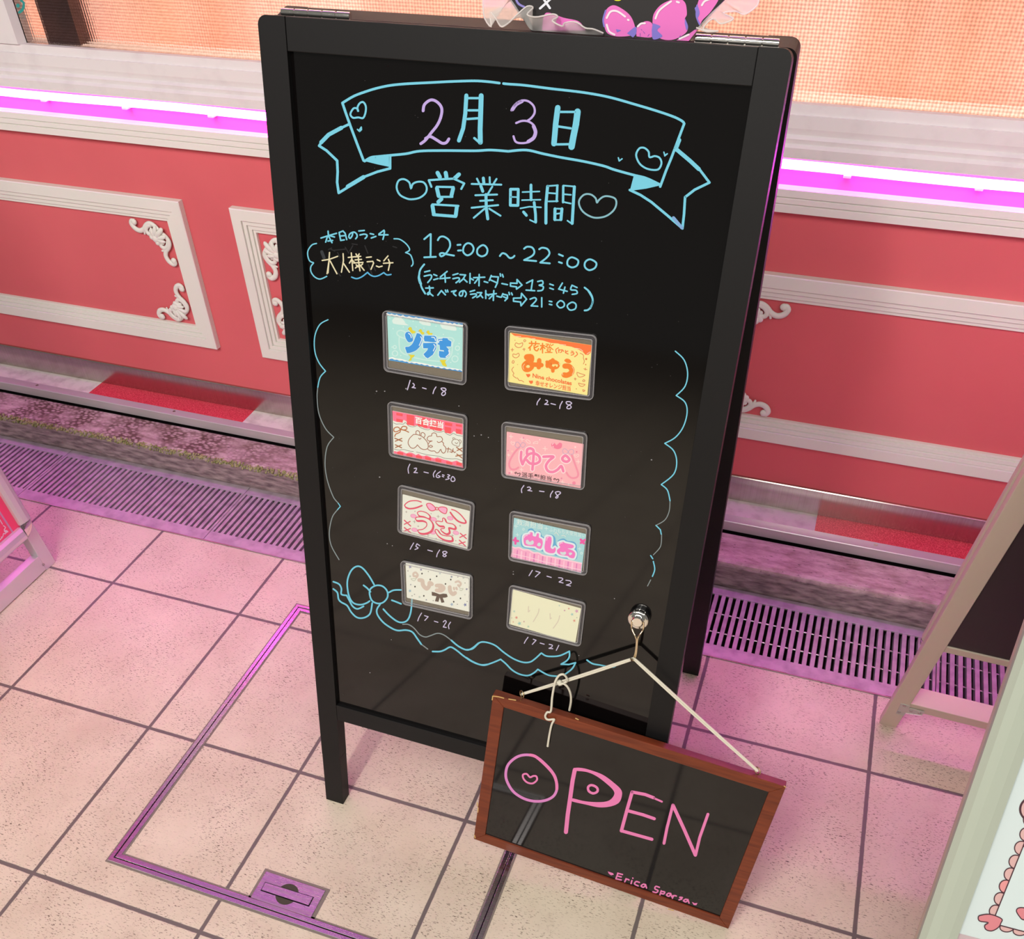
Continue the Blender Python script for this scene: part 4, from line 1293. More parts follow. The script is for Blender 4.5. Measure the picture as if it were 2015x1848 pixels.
for t in (U1, U2, S1, S2):
    sh = ' '.join('%d,%d' % (int(q_.split(',')[0]) + 16, int(q_.split(',')[1]) + 18) for q_ in t.split())
    ink(b, pl, X, 26, 'o' + sh, o * 2, R5)
for t in (U1, U2, S1, S2):
    ink(b, pl, X, 1, '#~' + t, o * 3, (234, 236, 224))
    ink(b, pl, X, 18, 'o' + t, o * 4, R5)
ink(b, pl, X, 22, '~795,485 700,457 560,470 468,540 490,590;~1395,630 1480,660 1580,740 1670,850', o, R5)
ink(b, pl, X, 32, '~490,590 560,615 680,602 808,555;~1670,850 1680,895 1620,900 1520,860 1430,770 1372,690', o, R5)
ink(b, pl, X, 22, '460,845 585,960;575,870 460,925;460,990 590,1095;580,1010 455,1060;1570,1105 1690,1210;1680,1130 1560,1185;1550,1240 1670,1355;1665,1275 1545,1315', o, R5)
for c, r in (((500, 680), 18), ((660, 875), 26), ((735, 965), 14), ((1130, 770), 28), ((930, 1135), 30), ((1415, 1150), 22), ((1565, 955), 18), ((1215, 1250), 16), ((670, 668), 8), ((990, 715), 8), ((1090, 1205), 8), ((1480, 1250), 8)):
    ink(b, pl, X, 8, plus(c, r), o, (160, 150, 140))
b.build('artwork', None, card)

# 6 blue and magenta card
pl, X, card = ARTS[5]
b = MB()
ink(b, pl, X, 1, '#288,872 340,885 380,870 480,905 560,925 640,935 740,985 860,1010 960,1040 1060,1075 1180,1085 1290,1115 1400,1135 1540,1165 1660,1190 1645,1383 252,1064', o, (250, 176, 210))
for i in range(16):
    x = 300 + i * 84
    y = 900 + i * 19
    ink(b, pl, X, 16 + (i * 7) % 20, '%d,%d %d,%d' % (x, y + 25, x - 12, y + 165), o * 2, (226, 132, 190) if i % 2 else (255, 206, 226))
ink(b, pl, X, 14, '~270,1000 600,1075 900,1160 1200,1225 1650,1330', o * 3, (255, 214, 230))
ink(b, pl, X, 26, '~285,870 340,890 420,885 500,925 600,930 700,985 800,990 900,1040 1050,1065 1160,1090 1300,1120 1450,1150 1655,1195', o * 2, (255, 214, 226))
BLOB = '445,740 470,630 580,590 600,520 680,508 740,565 830,555 870,650 915,672 950,632 1050,622 1130,680 1150,815 1185,835 1190,745 1300,702 1380,750 1500,768 1555,830 1558,920 1578,1000 1540,1118 1350,1100 1150,1045 900,965 700,922 500,880 450,820'
ink(b, pl, X, 1, '#~' + BLOB, o * 3, (104, 178, 220))
M1 = '508,665 540,632 600,622 640,577 685,592 692,650 750,662 772,605 812,612 812,682 872,722 886,800 850,905 770,890 745,865 620,852 530,832 505,760'
M2 = '950,682 1000,662 1055,682 1060,780 1042,880 1090,912 1130,880 1146,932 1110,990 1020,992 940,952 920,870'
M3 = '1210,792 1290,770 1330,792 1480,830 1500,872 1460,900 1380,902 1480,942 1532,1002 1502,1092 1420,1082 1380,1052 1250,1032 1180,992 1170,930 1230,880 1210,842'
for t in (M1, M2, M3):
    ink(b, pl, X, 70, 'o' + t, o * 4, (226, 240, 246))
for t in (M1, M2, M3):
    ink(b, pl, X, 1, '#~' + t, o * 5, (246, 124, 202))
ink(b, pl, X, 1, '#~550,742 590,728 630,770 680,740 710,772 690,822 610,830 552,800;#~785,800 820,785 850,820 820,860 775,842;#~1230,962 1285,975 1335,965 1345,1010 1295,1032 1240,1012;#~1400,990 1450,980 1470,1010 1420,1040', o * 6, (214, 226, 230))
ink(b, pl, X, 14, '~520,690 535,655 580,645;~620,620 640,595;~965,740 975,690 1000,680;~1222,820 1240,795 1280,790', o * 6, (255, 210, 236))
ink(b, pl, X, 46, '345,695 345,805;312,735 398,755;1640,725 1700,800;1722,732 1642,790', o * 3, (240, 88, 170))
for c, r in (((355, 460), 40), ((385, 630), 30), ((955, 505), 36), ((1620, 910), 30)):
    ink(b, pl, X, 11, plus(c, r), o * 2, (216, 240, 236))
for c in ((505, 520), (1655, 995)):
    ink(b, pl, X, 11, ell(c, 18, 20, 0, 'o'), o * 2, (220, 242, 238))
ink(b, pl, X, 10, '~1120,610 1160,590 1200,640;~1260,650 1300,640 1340,665', o * 4, (240, 236, 226))
lettering(b, pl, X, '救済担当', (362, 430), (880, 525), 120, o * 2, (232, 242, 234), 0.0)
lettering(b, pl, X, 'ふわもち天使見習い', (1015, 565), (1730, 690), 88, o * 2, (222, 240, 236), 0.0)
b.build('artwork', None, card)

# 7 beige letters and bow
pl, X, card = ARTS[6]
b = MB()
BG = (216, 198, 184)
ink(b, pl, X, 78, '~655,520 715,535 730,620 800,690 850,640 860,575 905,600', o, BG)
ink(b, pl, X, 76, '~1000,630 1090,632 1138,680 1090,728 1000,722', o, BG)
ink(b, pl, X, 1, '#~1000,620 1130,640 1150,700 1060,745 1000,735 1035,685', o, BG)
ink(b, pl, X, 78, '~1258,660 1270,745 1320,798 1365,775', o, BG)
ink(b, pl, X, 40, '1340,672 1348,705;1388,672 1400,702;~600,470 625,420 585,370 540,390 545,440 590,440;~1375,560 1430,545 1480,590 1450,640 1425,620', o, BG)
ink(b, pl, X, 12, '~600,470 580,490 490,495 550,535 590,500;~1450,660 1470,690 1525,690 1490,730 1455,715', o, (196, 200, 180))
ink(b, pl, X, 1, '#900,752 960,765 1060,802 1130,788 1200,795 1220,850 1180,868 1120,872 1155,960 1095,972 1060,865 1035,952 965,940 995,842 905,828', o * 2, (104, 86, 74))
for c, r, q_ in (((475, 260), 38, (150, 150, 182)), ((690, 315), 30, (150, 150, 176)), ((1065, 388), 28, (190, 200, 204)), ((1295, 455), 30, (150, 155, 176)), ((1530, 475), 30, (186, 196, 190)), ((1595, 700), 28, (136, 136, 160)), ((470, 735), 36, (156, 186, 204)), ((660, 855), 30, (196, 208, 196)), ((795, 912), 20, (150, 150, 170)), ((1300, 1002), 40, (160, 182, 204)), ((1565, 1010), 40, (124, 130, 176)), ((475, 445), 28, (190, 205, 190)), ((485, 610), 20, (160, 160, 170)), ((1560, 812), 22, (200, 204, 196))):
    ink(b, pl, X, 1, star(X, c, r), o, q_)
for c in ((708, 392), (1000, 445), (873, 508), (1280, 510), (1175, 597), (570, 650), (745, 833), (1472, 883), (1338, 950)):
    ink(b, pl, X, 1, ell(c, 15, 17), o, (70, 64, 58))
for c in ((430, 338), (835, 352), (1420, 460), (1562, 578), (512, 832), (560, 803), (1410, 1000), (930, 928), (1605, 945)):
    ink(b, pl, X, 1, ell(c, 10, 10), o, (140, 136, 132))
b.build('artwork', None, card)

# 8 cream card with stars
pl, X, card = ARTS[7]
b = MB()
ink(b, pl, X, 20, '605,540 600,648;~602,648 615,640 628,620;~812,588 792,680 700,840;1030,680 1036,785;1036,785 1058,770;~1222,720 1192,830 1095,970', o, (222, 212, 190))
for c, r, q_ in (((1560, 632), 46, (216, 164, 190)), ((365, 760), 36, (226, 150, 136)), ((425, 876), 46, (164, 206, 196)), ((320, 637), 30, (182, 212, 196)), ((1468, 696), 36, (164, 206, 198)), ((1512, 822), 34, (226, 154, 134)), ((300, 846), 22, (226, 180, 150)), ((515, 840), 22, (206, 160, 160)), ((1320, 620), 24, (206, 156, 176)), ((1403, 583), 24, (222, 150, 140)), ((1215, 523), 22, (182, 206, 196)), ((600, 938), 28, (176, 210, 186)), ((1563, 762), 16, (170, 186, 160)), ((272, 767), 16, (180, 186, 160))):
    ink(b, pl, X, 1, star(X, c, r), o, q_)
b.build('artwork', None, card)

# ------------------------------------------------------------------ magnetic hook
hook = thing('magnetic_hook', PN.px(1261, 1206, 0), 'round chrome magnetic hook stuck to the lower right of the blackboard', 'hook')
c0 = PN.px(1259, 1213, 0)
N = PN.N
b = MB()
b.tube([c0 + N * t for t in (0.0003, 0.0048)], 0.0136, 32)
b.build('magnet', mat('black_plastic', (16, 16, 17), 0.2), hook, 0.0006)
b = MB()
b.tube([c0 + N * t for t in (0.0048, 0.0085, 0.0102, 0.0110, 0.0111, 0.0140, 0.0148)], [0.0134, 0.0134, 0.0124, 0.0104, 0.0072, 0.0068, 0.0060], 32)
b.build('cap', M_CHROME, hook)
TIP = PN.px(1248, 1294, 0.0155)
b = MB()
off1 = 0.0150
L_ = [PN.px(1243.5, 1222, off1), PN.px(1243, 1236, off1), PN.px(1250, 1252, 0.019), PN.px(1252.5, 1262, 0.018), PN.px(1250, 1285, 0.0165), PN.px(1246, 1296, 0.0165), PN.px(1243, 1300, 0.0185), PN.px(1241, 1296, 0.0215)]
R_ = [PN.px(1266, 1224, off1), PN.px(1266, 1238, off1), PN.px(1257, 1252, 0.019), PN.px(1254.5, 1262, 0.018), PN.px(1252.5, 1285, 0.0165), PN.px(1249, 1297, 0.0165), PN.px(1246, 1301, 0.0185), PN.px(1244, 1297, 0.0215)]
for Q in (L_, R_):
    b.tube(ctr(Q, False, 5), 0.00105, 8)
b.build('hook_wire', mat('nickel_wire', (226, 212, 182), 0.15, 1.0), hook)

# ------------------------------------------------------------------ hanging OPEN sign
P0 = V((1.04019924, -0.26999536, 0.42872644))
KS = 1.40
while True:      # bring the sign back along its sight line until its back almost touches the board's frame
    A_ = CAM + (P0 - CAM) * KS
    dd = [(A_ + V((0.99695, -0.01068, -0.07725)) * 0.269782 * KS * i + V((0.07791, 0.18216, 0.98018)) * 0.20054 * KS * j - BP.O).dot(BP.N) for i in (0, 1) for j in (0, 1)]
    if min(dd) < 0.0130:
        break
    KS += 0.0005
SP = Plane(CAM + (P0 - CAM) * KS, (0.99695, -0.01068, -0.07725), (0.07791, 0.18216, 0.98018))
SW, SH, SB = 0.269782 * KS, 0.20054 * KS, 0.01175 * KS
sign = thing('hanging_sign', SP.pt(SW / 2, 0, -0.006), 'small wood framed blackboard with pink OPEN lettering hanging from a white cord', 'sign')
b = MB()
ST = 0.012


def mitre(b, pl, W, H, i1, o0, o1, bev=0.0):
    A = [(0, 0), (W, 0), (W, H), (0, H)]
    B = [(i1, i1), (W - i1, i1), (W - i1, H - i1), (i1, H - i1)]
    for k in range(4):
        j = (k + 1) % 4
        b.hexa([pl.pt(*A[k], o0), pl.pt(*A[j], o0), pl.pt(*B[j], o0), pl.pt(*B[k], o0), pl.pt(*A[k], o1), pl.pt(*A[j], o1), pl.pt(*B[j], o1), pl.pt(*B[k], o1)])


mitre(b, SP, SW, SH, SB, -ST, 0)
b.use(M_MAHOG)
frm = b.build('frame', M_MAHOG, sign, 0.0009)
b = MB()
XO = (900, 1320, 0.3375)
ink(b, SP, XO, 6, '206,148 240,152 270,160;206,148 203,170;300,165 340,172;690,278 705,285;100,960 103,975;116,770 118,790;121,800 119,825;1905,672 1915,680;1230,1390 1260,1398', 0.0001, (214, 176, 112))
b.build('worn_edges', None, frm)['kind'] = 'stuff'
b = MB()
b.pbox(SP, SB - 0.001, SW - SB + 0.001, SB - 0.001, SH - SB + 0.001, -0.008, -0.0025)
spanel = b.build('panel', M_BOARD, sign)
SPI = Plane(SP.pt(0, 0, -0.0025), SP.U, SP.V)
b = MB()
XP = (960, 1460, 0.23821)
PKI = (242, 134, 190)
ink(b, SPI, XP, 22, 'o320,107 240,125 170,185 148,260 160,330 210,410 290,465 380,490 470,485 540,450 570,390 565,320 540,260 480,190 400,125', 0.0003, (226, 140, 206))
ink(b, SPI, XP, 24, '~350,108 400,125 480,195 540,265 566,330 570,390', 0.00035, PKI)
ink(b, SPI, XP, 15, 'o348,292 320,265 290,272 295,305 325,335 370,343 405,315 400,285 375,282', 0.0003, PKI)
ink(b, SPI, XP, 34, '718,232 700,320 682,450 660,600 645,745', 0.0003, PKI)
ink(b, SPI, XP, 1, '#~706,216 760,214 830,228 950,272 1050,345 1100,395 1108,440 1085,500 1020,532 920,541 800,516 690,490 695,466 800,490 920,498 1000,485 1042,440 1036,400 980,345 900,285 820,250 735,240', 0.0003, PKI)
ink(b, SPI, XP, 20, 'o850,358 828,375 835,408 870,425 903,412 905,385 882,365', 0.0003, PKI)
ink(b, SPI, XP, 28, '1192,415 1150,560 1103,735', 0.0003, PKI)
ink(b, SPI, XP, 26, '1195,415 1300,435 1370,462;1160,570 1280,602 1375,635;1105,735 1230,770 1355,805', 0.0003, PKI)
ink(b, SPI, XP, 16, '1365,462 1438,494', 0.0003, PKI)
ink(b, SPI, XP, 24, '1455,838 1480,710 1528,522;1818,598 1750,790 1716,935', 0.0003, PKI)
ink(b, SPI, XP, 28, '1530,525 1620,720 1714,935', 0.0003, PKI)
b.build('lettering', None, spanel)
b = MB()
ink(b, SPI, XP, 1, '#990,1070 1015,1078 1035,1085 1040,1098 1018,1103 1000,1090;#1685,1322 1708,1333 1732,1330 1722,1350 1700,1348', 0.0003, PKI)
ink(b, SPI, XP, 12, '1075,1085 1058,1130;1072,1085 1112,1096;1066,1107 1102,1116;1058,1131 1102,1141;1142,1130 1131,1156;~1138,1142 1150,1134 1166,1141;1190,1146 1183,1171;1197,1125 1198,1127;~1252,1161 1225,1154 1212,1174 1242,1190;o1288,1175 1266,1190 1284,1201 1300,1188;1302,1178 1311,1208;~1417,1202 1388,1194 1380,1214 1405,1228 1392,1245 1364,1238;1432,1230 1420,1267;~1432,1235 1460,1240 1452,1256 1428,1252;o1495,1250 1476,1265 1494,1276 1508,1262;1510,1252 1520,1281;1531,1270 1525,1292;~1530,1280 1540,1270 1557,1274;~1607,1286 1585,1284 1602,1297 1579,1305;o1636,1300 1616,1312 1634,1322 1650,1310;1652,1302 1662,1332', 0.0003, PKI)
b.build('signature', None, spanel)
EY = [SP.px(1027, 1366, -0.006), SP.px(1491, 1517, -0.006)]
for e in EY:
    b = MB()
    n = 20
    ax1, ax2 = SP.V, (SP.U * 0.75 + SP.N * 0.66).normalized()
    b.tube([e + (ax1 * math.sin(2 * PI * i / n) + ax2 * math.cos(2 * PI * i / n)) * 0.0048 for i in range(n)], 0.00085, 7, True)
    b.tube([e - ax1 * 0.0048, e - ax1 * 0.0115], 0.0011, 8)
    b.build('screw_eye', mat('brass_wire', (190, 170, 130), 0.3, 1.0), sign)
b = MB()
CR = 0.00145
T1 = TIP + N * 0.0025
for s_ in (-1, 1):
    for e in EY:
        side = SP.V * (0.0016 * s_)
        P = [T1 + side * 0.3 + N * 0.0008 * s_, T1 + (e - T1) * 0.06 + side * 0.8, T1 + (e - T1) * 0.5 + side - V((0, 0, 0.001)), e + side * 0.5]
        b.tube(ctr(P, False, 8), CR, 8)
XC = (920, 1180, 0.20347)


def cpx(x, y, off):
    return SP.px(XC[0] + x * XC[2], XC[1] + y * XC[2], off)


b.tube(ctr([cpx(955, 800, -.006), cpx(965, 770, -.004), cpx(930, 725, -.001), cpx(885, 735, 0), cpx(850, 790, 0.001), cpx(835, 850, 0.002), cpx(818, 950, 0.002), cpx(806, 1078, 0.0022), cpx(770, 1090, 0.0024), cpx(752, 1130, 0.0024), cpx(775, 1160, 0.0022), cpx(832, 1158, 0.0022), cpx(835, 1168, 0.0022), cpx(812, 1215, 0.0022), cpx(790, 1320, 0.0005), cpx(775, 1420, 0.0005)], False, 7), CR * 1.05, 9)
b.tube(ctr([cpx(870, 790, -.001), cpx(890, 820, 0.0), cpx(925, 812, -.001), cpx(968, 845, -.003), cpx(996, 910, -.006), cpx(1000, 985, -.010), cpx(985, 1070, -.015)], False, 7), CR * 1.05, 9)
b.tube(ctr([cpx(855, 770, -.004), cpx(880, 815, -.001), cpx(900, 822, -.002), cpx(960, 790, -.004)], False, 6), CR * 1.1, 9)
b.ball(cpx(888, 800, -0.003), 0.0036, 8)
b.build('cord', M_CORD, sign)

# ------------------------------------------------------------------ decorated sign standing on top of the blackboard
TP = Plane(BP.pt(0, BH + 0.0008, -0.0115), BP.U, BP.V)
tsign = thing('decorated_sign', TP.px(1190, 70), 'black sign with painted pink bows and white organza ruffles standing on top of the blackboard', 'sign')
OUT = [(1045, 61), (1351, 81), (1425, 0), (1520, -110), (1530, -260), (1440, -370), (1300, -390), (1180, -330), (1060, -410), (920, -400), (850, -290), (880, -150), (1000, -4)]
b = MB()
b.prism([TP.px(*q_) for q_ in OUT], TP.N * -0.004)
tpan = b.build('panel', mat('matt_black_sheet', (32, 29, 30), 0.6, spec=0.3), tsign, 0.0004)
b = MB()
XQ2, XQ8, XQ7 = (900, 0, 0.3474), (1200, 0, 0.1985), (940, 0, 0.13896)
PNK, PUR, HIL = (240, 122, 204), (136, 124, 214), (252, 236, 248)
o = 0.0002
ink(b, TP, XQ2, 1, '#~828,120 840,60 880,30 930,48 980,90 1005,148 1000,185 975,203 900,206 850,188 832,150;#~1010,160 1060,122 1100,130 1112,180 1095,212 1015,206;#~1105,130 1112,80 1150,30 1210,0 1262,-5 1292,20 1300,80 1288,110 1307,150 1290,190 1225,224 1160,222 1112,190;#~1370,-10 1480,-20 1440,60 1390,112 1372,138 1356,80 1358,30;'
    '#1240,228 1300,200 1345,168 1362,168 1310,232;#~480,172 490,90 520,72 600,100 680,118 715,150 725,172', o, PNK)
ink(b, TP, XQ2, 9, '~832,150 826,110 840,60;~1372,138 1354,90 1358,30', o * 2, PUR)
ink(b, TP, XQ8, 1, '#~60,290 110,300 70,322;#~170,330 255,265 262,330 230,372;#~425,230 500,260 470,300 520,360 430,390 415,300;#~745,180 775,260 760,300 742,230;#~840,80 870,60 890,130 870,180', o * 2, PUR)
ink(b, TP, XQ8, 4, '300,330 300,360;375,360 390,340;330,310 345,330;700,350 690,370;310,290 318,300', o * 3, (110, 92, 190))
ink(b, TP, XQ2, 11, '~846,102 868,66 905,64 950,94;966,112 970,114;~846,140 860,178 890,196;~1122,105 1145,58 1210,8;1243,10 1255,14;~1022,150 1040,134 1062,132;~1385,30 1400,8 1430,-5;1258,220 1310,196', o * 3, HIL)
ink(b, TP, XQ2, 13, '468,48 528,-6;488,-6 524,46', o * 3, (238, 240, 250))
ink(b, TP, XQ2, 1, ell((908, -4), 22, 10), o * 3, (226, 232, 60))
ink(b, TP, XQ2, 12, '~326,-20 345,20 380,40', o * 3, (150, 140, 214))
b.build('artwork', None, tpan)
M_ORG = film('white_organza', (240, 236, 232), 0.60, 0.6, True)
M_HEM = film('organza_hem', (250, 246, 244), 0.85, 0.6, True)


def ruffle(base, outer, X, name):
    n = 70
    B0 = ctr([(x, y, 0) for x, y in base], False, 8)
    O0 = ctr([(x, y, z * 1000) for x, y, z in outer], False, 8)

    def at(P, t):
        f = t * (len(P) - 1)
        i = min(int(f), len(P) - 2)
        return P[i].lerp(P[i + 1], f - i)
    b = MB()
    b.use(M_ORG)
    rows = 4
    G_ = []
    for i in range(n + 1):
        t = i / n
        p, q_ = at(B0, t), at(O0, t)
        a = TP.px(X[0] + p.x * X[2], X[1] + p.y * X[2], 0.0012)
        c = TP.px(X[0] + q_.x * X[2], X[1] + q_.y * X[2], 0.0015 + q_.z / 1000)
        G_.append([a.lerp(c, r / rows) + TP.N * 0.003 * math.sin(t * 40) * (r / rows) * (1 - r / rows) for r in range(rows + 1)])
    W_ = rows + 1
    b.add([p for g in G_ for p in g], [(i * W_ + r, i * W_ + r + 1, (i + 1) * W_ + r + 1, (i + 1) * W_ + r) for i in range(n) for r in range(rows)], True)
    b.use(M_HEM)
    b.tube([g[-1] for g in G_], 0.0007, 6)
    return b.build(name, None, tsign)


ruffle([(400, -60), (480, 0), (600, 180), (740, 410), (900, 440), (1200, 462), (1500, 484), (1780, 500)],
       [(75, -60, -.004), (88, 230, .004), (190, 380, .012), (172, 170, .002), (255, 260, .010), (330, 376, .018), (430, 330, .014), (560, 205, .006), (700, 90, .002), (785, 110, .004), (700, 205, .012), (830, 242, .008), (1060, 200, .004), (1135, 240, .006), (1055, 295, .012), (1200, 372, .010), (1230, 325, .004), (1390, 312, .003), (1520, 395, .006), (1640, 412, .004), (1780, 470, .002)], XQ7, 'ruffle')
ruffle([(1200, -60), (1120, 20), (1000, 130), (900, 240), (850, 300)],
       [(1480, -60, 0), (1462, 50, .006), (1340, 140, .008), (1250, 112, .002), (1120, 130, -.002), (1225, 185, .008), (1100, 235, .008), (1020, 185, .002), (925, 290, .008), (1075, 308, .004), (960, 312, .010), (860, 275, .004)], XQ8, 'ruffle')

# ------------------------------------------------------------------ pink poster stand at the left edge
LP = Plane((-0.158, 0.318, 0), (0, 1, 0), (-0.13, 0, 1))
lst = thing('poster_stand', (-0.17, 0.06, 0), 'silver A-frame poster stand with a pink poster at the left edge of the photo', 'poster stand')
M_ALU = mat('brushed_aluminium', (214, 208, 212), 0.38, 0.55, bump=(500, 0.04, 0.0004))
M_ALUW = mat('champagne_aluminium', (202, 190, 172), 0.45, 0.35, bump=(500, 0.04, 0.0004))
pa, pb_ = LP.ab(76, 1095)
AW = -0.56
b = MB()
b.pbox(LP, pa, 0, 0.0, 0.98, -0.022, 0)
b.build('post', M_ALU, lst, 0.001)
b = MB()
b.pbox(LP, AW, AW - pa, 0.0, 0.98, -0.022, 0)
b.build('post', M_ALU, lst, 0.001)
b = MB()
b.pbox(LP, AW - pa, pa, 0.0025, pb_, -0.022, 0)
b.build('foot_rail', M_ALU, lst, 0.001)
oa, ob = LP.ab(73, 1042, 0.006)
ia, ib = LP.ab(46, 1039, 0.014)
prof = [(0, 0.0), (0, 0.008), (0.004, 0.013), (0.010, 0.0145), (0.018, 0.013), (0.024, 0.010), (0.0245, 0.006)]
wd = max(oa - ia, 0.02)
cr = wd + 0.003


def snap_bar(pl, p0, p1, inward, base, scale, m, parent, name):
    """a bar of the snap frame: profile swept from p0 to p1, first profile point on the outer edge"""
    b = MB()
    vs = []
    for p in (p0, p1):
        for t, h in prof:
            vs.append(pl.pt(p[0] + inward[0] * t * scale, p[1] + inward[1] * t * scale, base + h))
        vs.append(pl.pt(p[0] + inward[0] * 0.0245 * scale, p[1] + inward[1] * 0.0245 * scale, base))
    n = len(prof) + 1
    b.add(vs, [(i, (i + 1) % n, n + (i + 1) % n, n + i) for i in range(n)] + [tuple(range(n)), tuple(range(2 * n - 1, n - 1, -1))])
    return b.build(name, m, parent)


sc_ = wd / 0.0245
snap_bar(LP, (oa, ob + cr), (oa, 0.97), (-1, 0), 0.0005, sc_, M_ALU, lst, 'snap_rail')
snap_bar(LP, (oa - cr, ob), (AW + cr, ob), (0, 1), 0.0005, sc_, mat('satin_aluminium', (222, 212, 222), 0.3, 0.6), lst, 'snap_rail')
b = MB()
pc = [(oa - wd, ob + wd)] + [(oa - cr + cr * math.cos(t), ob + cr - cr * math.sin(t)) for t in [PI / 2 * i / 8 for i in range(9)]]
nn = len(pc)
apex = LP.pt(oa - wd * 0.9, ob + wd * 0.9, 0.0085)
ringv = [LP.pt(x, y, 0.007) for x, y in pc[1:]]
mid = [LP.pt(x + (oa - wd - x) * 0.35, y + (ob + wd - y) * 0.35, 0.0155) for x, y in pc[1:]]
low = [LP.pt(x, y, 0.0005) for x, y in pc[1:]]
k = len(ringv)
b.add([apex] + ringv + mid + low, [(0, 1 + k + i, 1 + k + i + 1) for i in range(k - 1)] + [(1 + i, 2 + i, 1 + k + i + 1, 1 + k + i) for i in range(k - 1)] + [(1 + 2 * k + i, 2 + 2 * k + i, 2 + i, 1 + i) for i in range(k - 1)], True)
b.build('corner_cap', M_CHROME, lst)
b = MB()
b.pbox(LP, AW + wd, oa - wd + 0.002, ob + wd - 0.002, 0.96, 0.001, 0.004)
post = b.build('poster', mat('pink_poster', (232, 70, 110), 0.25, spec=0.4), lst)
b = MB()
XL = (0, 1000, 0.11905)
ink(b, LP, XL, 30, '-260,-370 0,75 215,405;215,405 0,590 -330,850', 0.0044, (214, 158, 190))
ink(b, LP, XL, 16, '0,195 40,265;~55,290 90,320 70,360 105,390 85,425 60,420 45,470 20,480;-20,540 35,490;~-60,80 -20,140 -30,180', 0.0044, (246, 214, 226))
ink(b, LP, XL, 1, '#~60,380 100,360 140,390 95,415', 0.0045, (246, 214, 226))
b.build('artwork', None, post)
b = MB()
c = LP.px(85, 1111, 0.0002)
b.tube([c, c + LP.N * 0.0008], 0.003, 12)
b.build('screw_head', M_STEEL, lst)
# back half of the stand
LB = Plane((-0.42, 0.318, 0), (0, 1, 0), (0.13, 0, 1))
b = MB()
b.pbox(LB, pa, 0, 0.003, 0.98, -0.02, 0)
b.pbox(LB, AW, AW - pa, 0.003, 0.98, -0.02, 0)
b.pbox(LB, AW - pa, pa, 0.003, 0.03, -0.02, 0)
b.pbox(LB, AW - pa, pa, 0.12, 0.97, -0.016, -0.010)
b.build('rear_leg_frame', M_ALU, lst)

# ------------------------------------------------------------------ metal A-frame stand at the right edge
rst = thing('poster_stand', (1.78, 0.08, 0), 'pale metal A-frame stand with a white poster of pink hearts at lower right', 'poster stand')
R2 = Plane((1.5081, 0.4082, 0), (1, -0.03, 0), (0, -0.3084, 1))
XR = (1720, 1200, 0.15151)


def rab(x, y, off=0.0):
    return R2.ab(XR[0] + x * XR[2], XR[1] + y * XR[2], off)


la = rab(290, 1525)[0]
RWD = 0.62
RTOP = 0.95
b = MB()
b.pbox(R2, 0, la, 0.005, RTOP, -0.015, 0)
b.build('leg', M_ALUW, rst, 0.001)
b = MB()
b.pbox(R2, RWD - la, RWD, 0.005, RTOP, -0.015, 0)
b.build('leg', M_ALUW, rst, 0.001)
pb0 = rab(1860, 685, -0.004)[1]
pb1 = rab(1820, 785)[1]
b = MB()
b.pbox(R2, la, RWD - la, pb1, pb0, -0.012, -0.0015)
b.build('rail', M_ALUW, rst, 0.001)
b = MB()
b.pbox(R2, la, RWD - la, pb0, RTOP - 0.03, -0.012, -0.004)
b.build('rear_panel', mat('dark_plum_sheet', (44, 32, 36), 0.45, spec=0.3), rst)
cb0, cb1 = rab(1540, 1592)[1], rab(1560, 1507)[1]
b = MB()
b.pbox(R2, la - 0.001, RWD - la, cb0, cb1, -0.034, -0.001)
b.build('crossbar', M_ALUW, rst, 0.0008)
b = MB()
b.prism([R2.px(XR[0] + x * XR[2], XR[1] + y * XR[2], 0.0001) for x, y in ((350, 1215), (470, 1247), (455, 1272), (652, 1322), (622, 1366), (410, 1334), (388, 1370), (288, 1338))], R2.N * 0.0012)
br = b.build('bracket', mat('zinc_plate', (196, 196, 190), 0.4, 0.6), rst, 0.0003)
b = MB()
for x, y in ((395, 1248), (325, 1330), (478, 1316), (588, 1344)):
    c = R2.px(XR[0] + x * XR[2], XR[1] + y * XR[2], 0.0013)
    b.tube([c, c + R2.N * 0.0008], 0.0028, 12)
b.build('screw_head', M_STEEL, br)
s0 = R2.ab(1806, 1260, -0.026)
s1 = R2.ab(1824, 1264, -0.026)
b = MB()
b.pbox(R2, s0[0], s1[0] + 0.004, s0[1] + 0.012, RTOP - 0.01, -0.032, -0.0185)
b.build('rear_snap_rail', M_ALUW, rst, 0.003)
b = MB()
b.pbox(R2, s0[0] + 0.0005, s1[0] + 0.0035, s0[1] - 0.004, s0[1] + 0.012, -0.0315, -0.0185)
b.build('corner_cap', M_CHROME, rst, 0.005)
b = MB()
b.pbox(R2, s1[0], RWD + 0.01, s0[1] + 0.0, RTOP - 0.02, -0.030, -0.0225)
b.build('rear_poster', mat('poster_back', (210, 204, 200), 0.5), rst)
FP = Plane((1.515, -0.27, 0), (1, 0, 0), (0, 0.4265, 1))
fa = (FP.ab(1879, 1848)[0] + FP.ab(2012, 1497)[0]) / 2
FTOP = 0.985
FWD_ = 0.64
sc_ = fa / 0.0245
M_GRN = mat('pale_green_white_frame', (166, 174, 160), 0.4, spec=0.4)
for p0, p1, inw in (((0, 0.125), (0, FTOP), (1, 0)), ((FWD_, FTOP), (FWD_, 0.125), (-1, 0)), ((fa, 0.125), (FWD_ - fa, 0.125), (0, 1)), ((FWD_ - fa, FTOP), (fa, FTOP), (0, -1))):
    snap_bar(FP, p0, p1, inw, -0.004, sc_, M_GRN, rst, 'frame_rail')
for a0 in (0.004, FWD_ - 0.034):
    b = MB()
    b.pbox(FP, a0, a0 + 0.03, 0.004, FTOP, -0.030, -0.005)
    b.build('leg', M_ALUW, rst, 0.001)
b = MB()
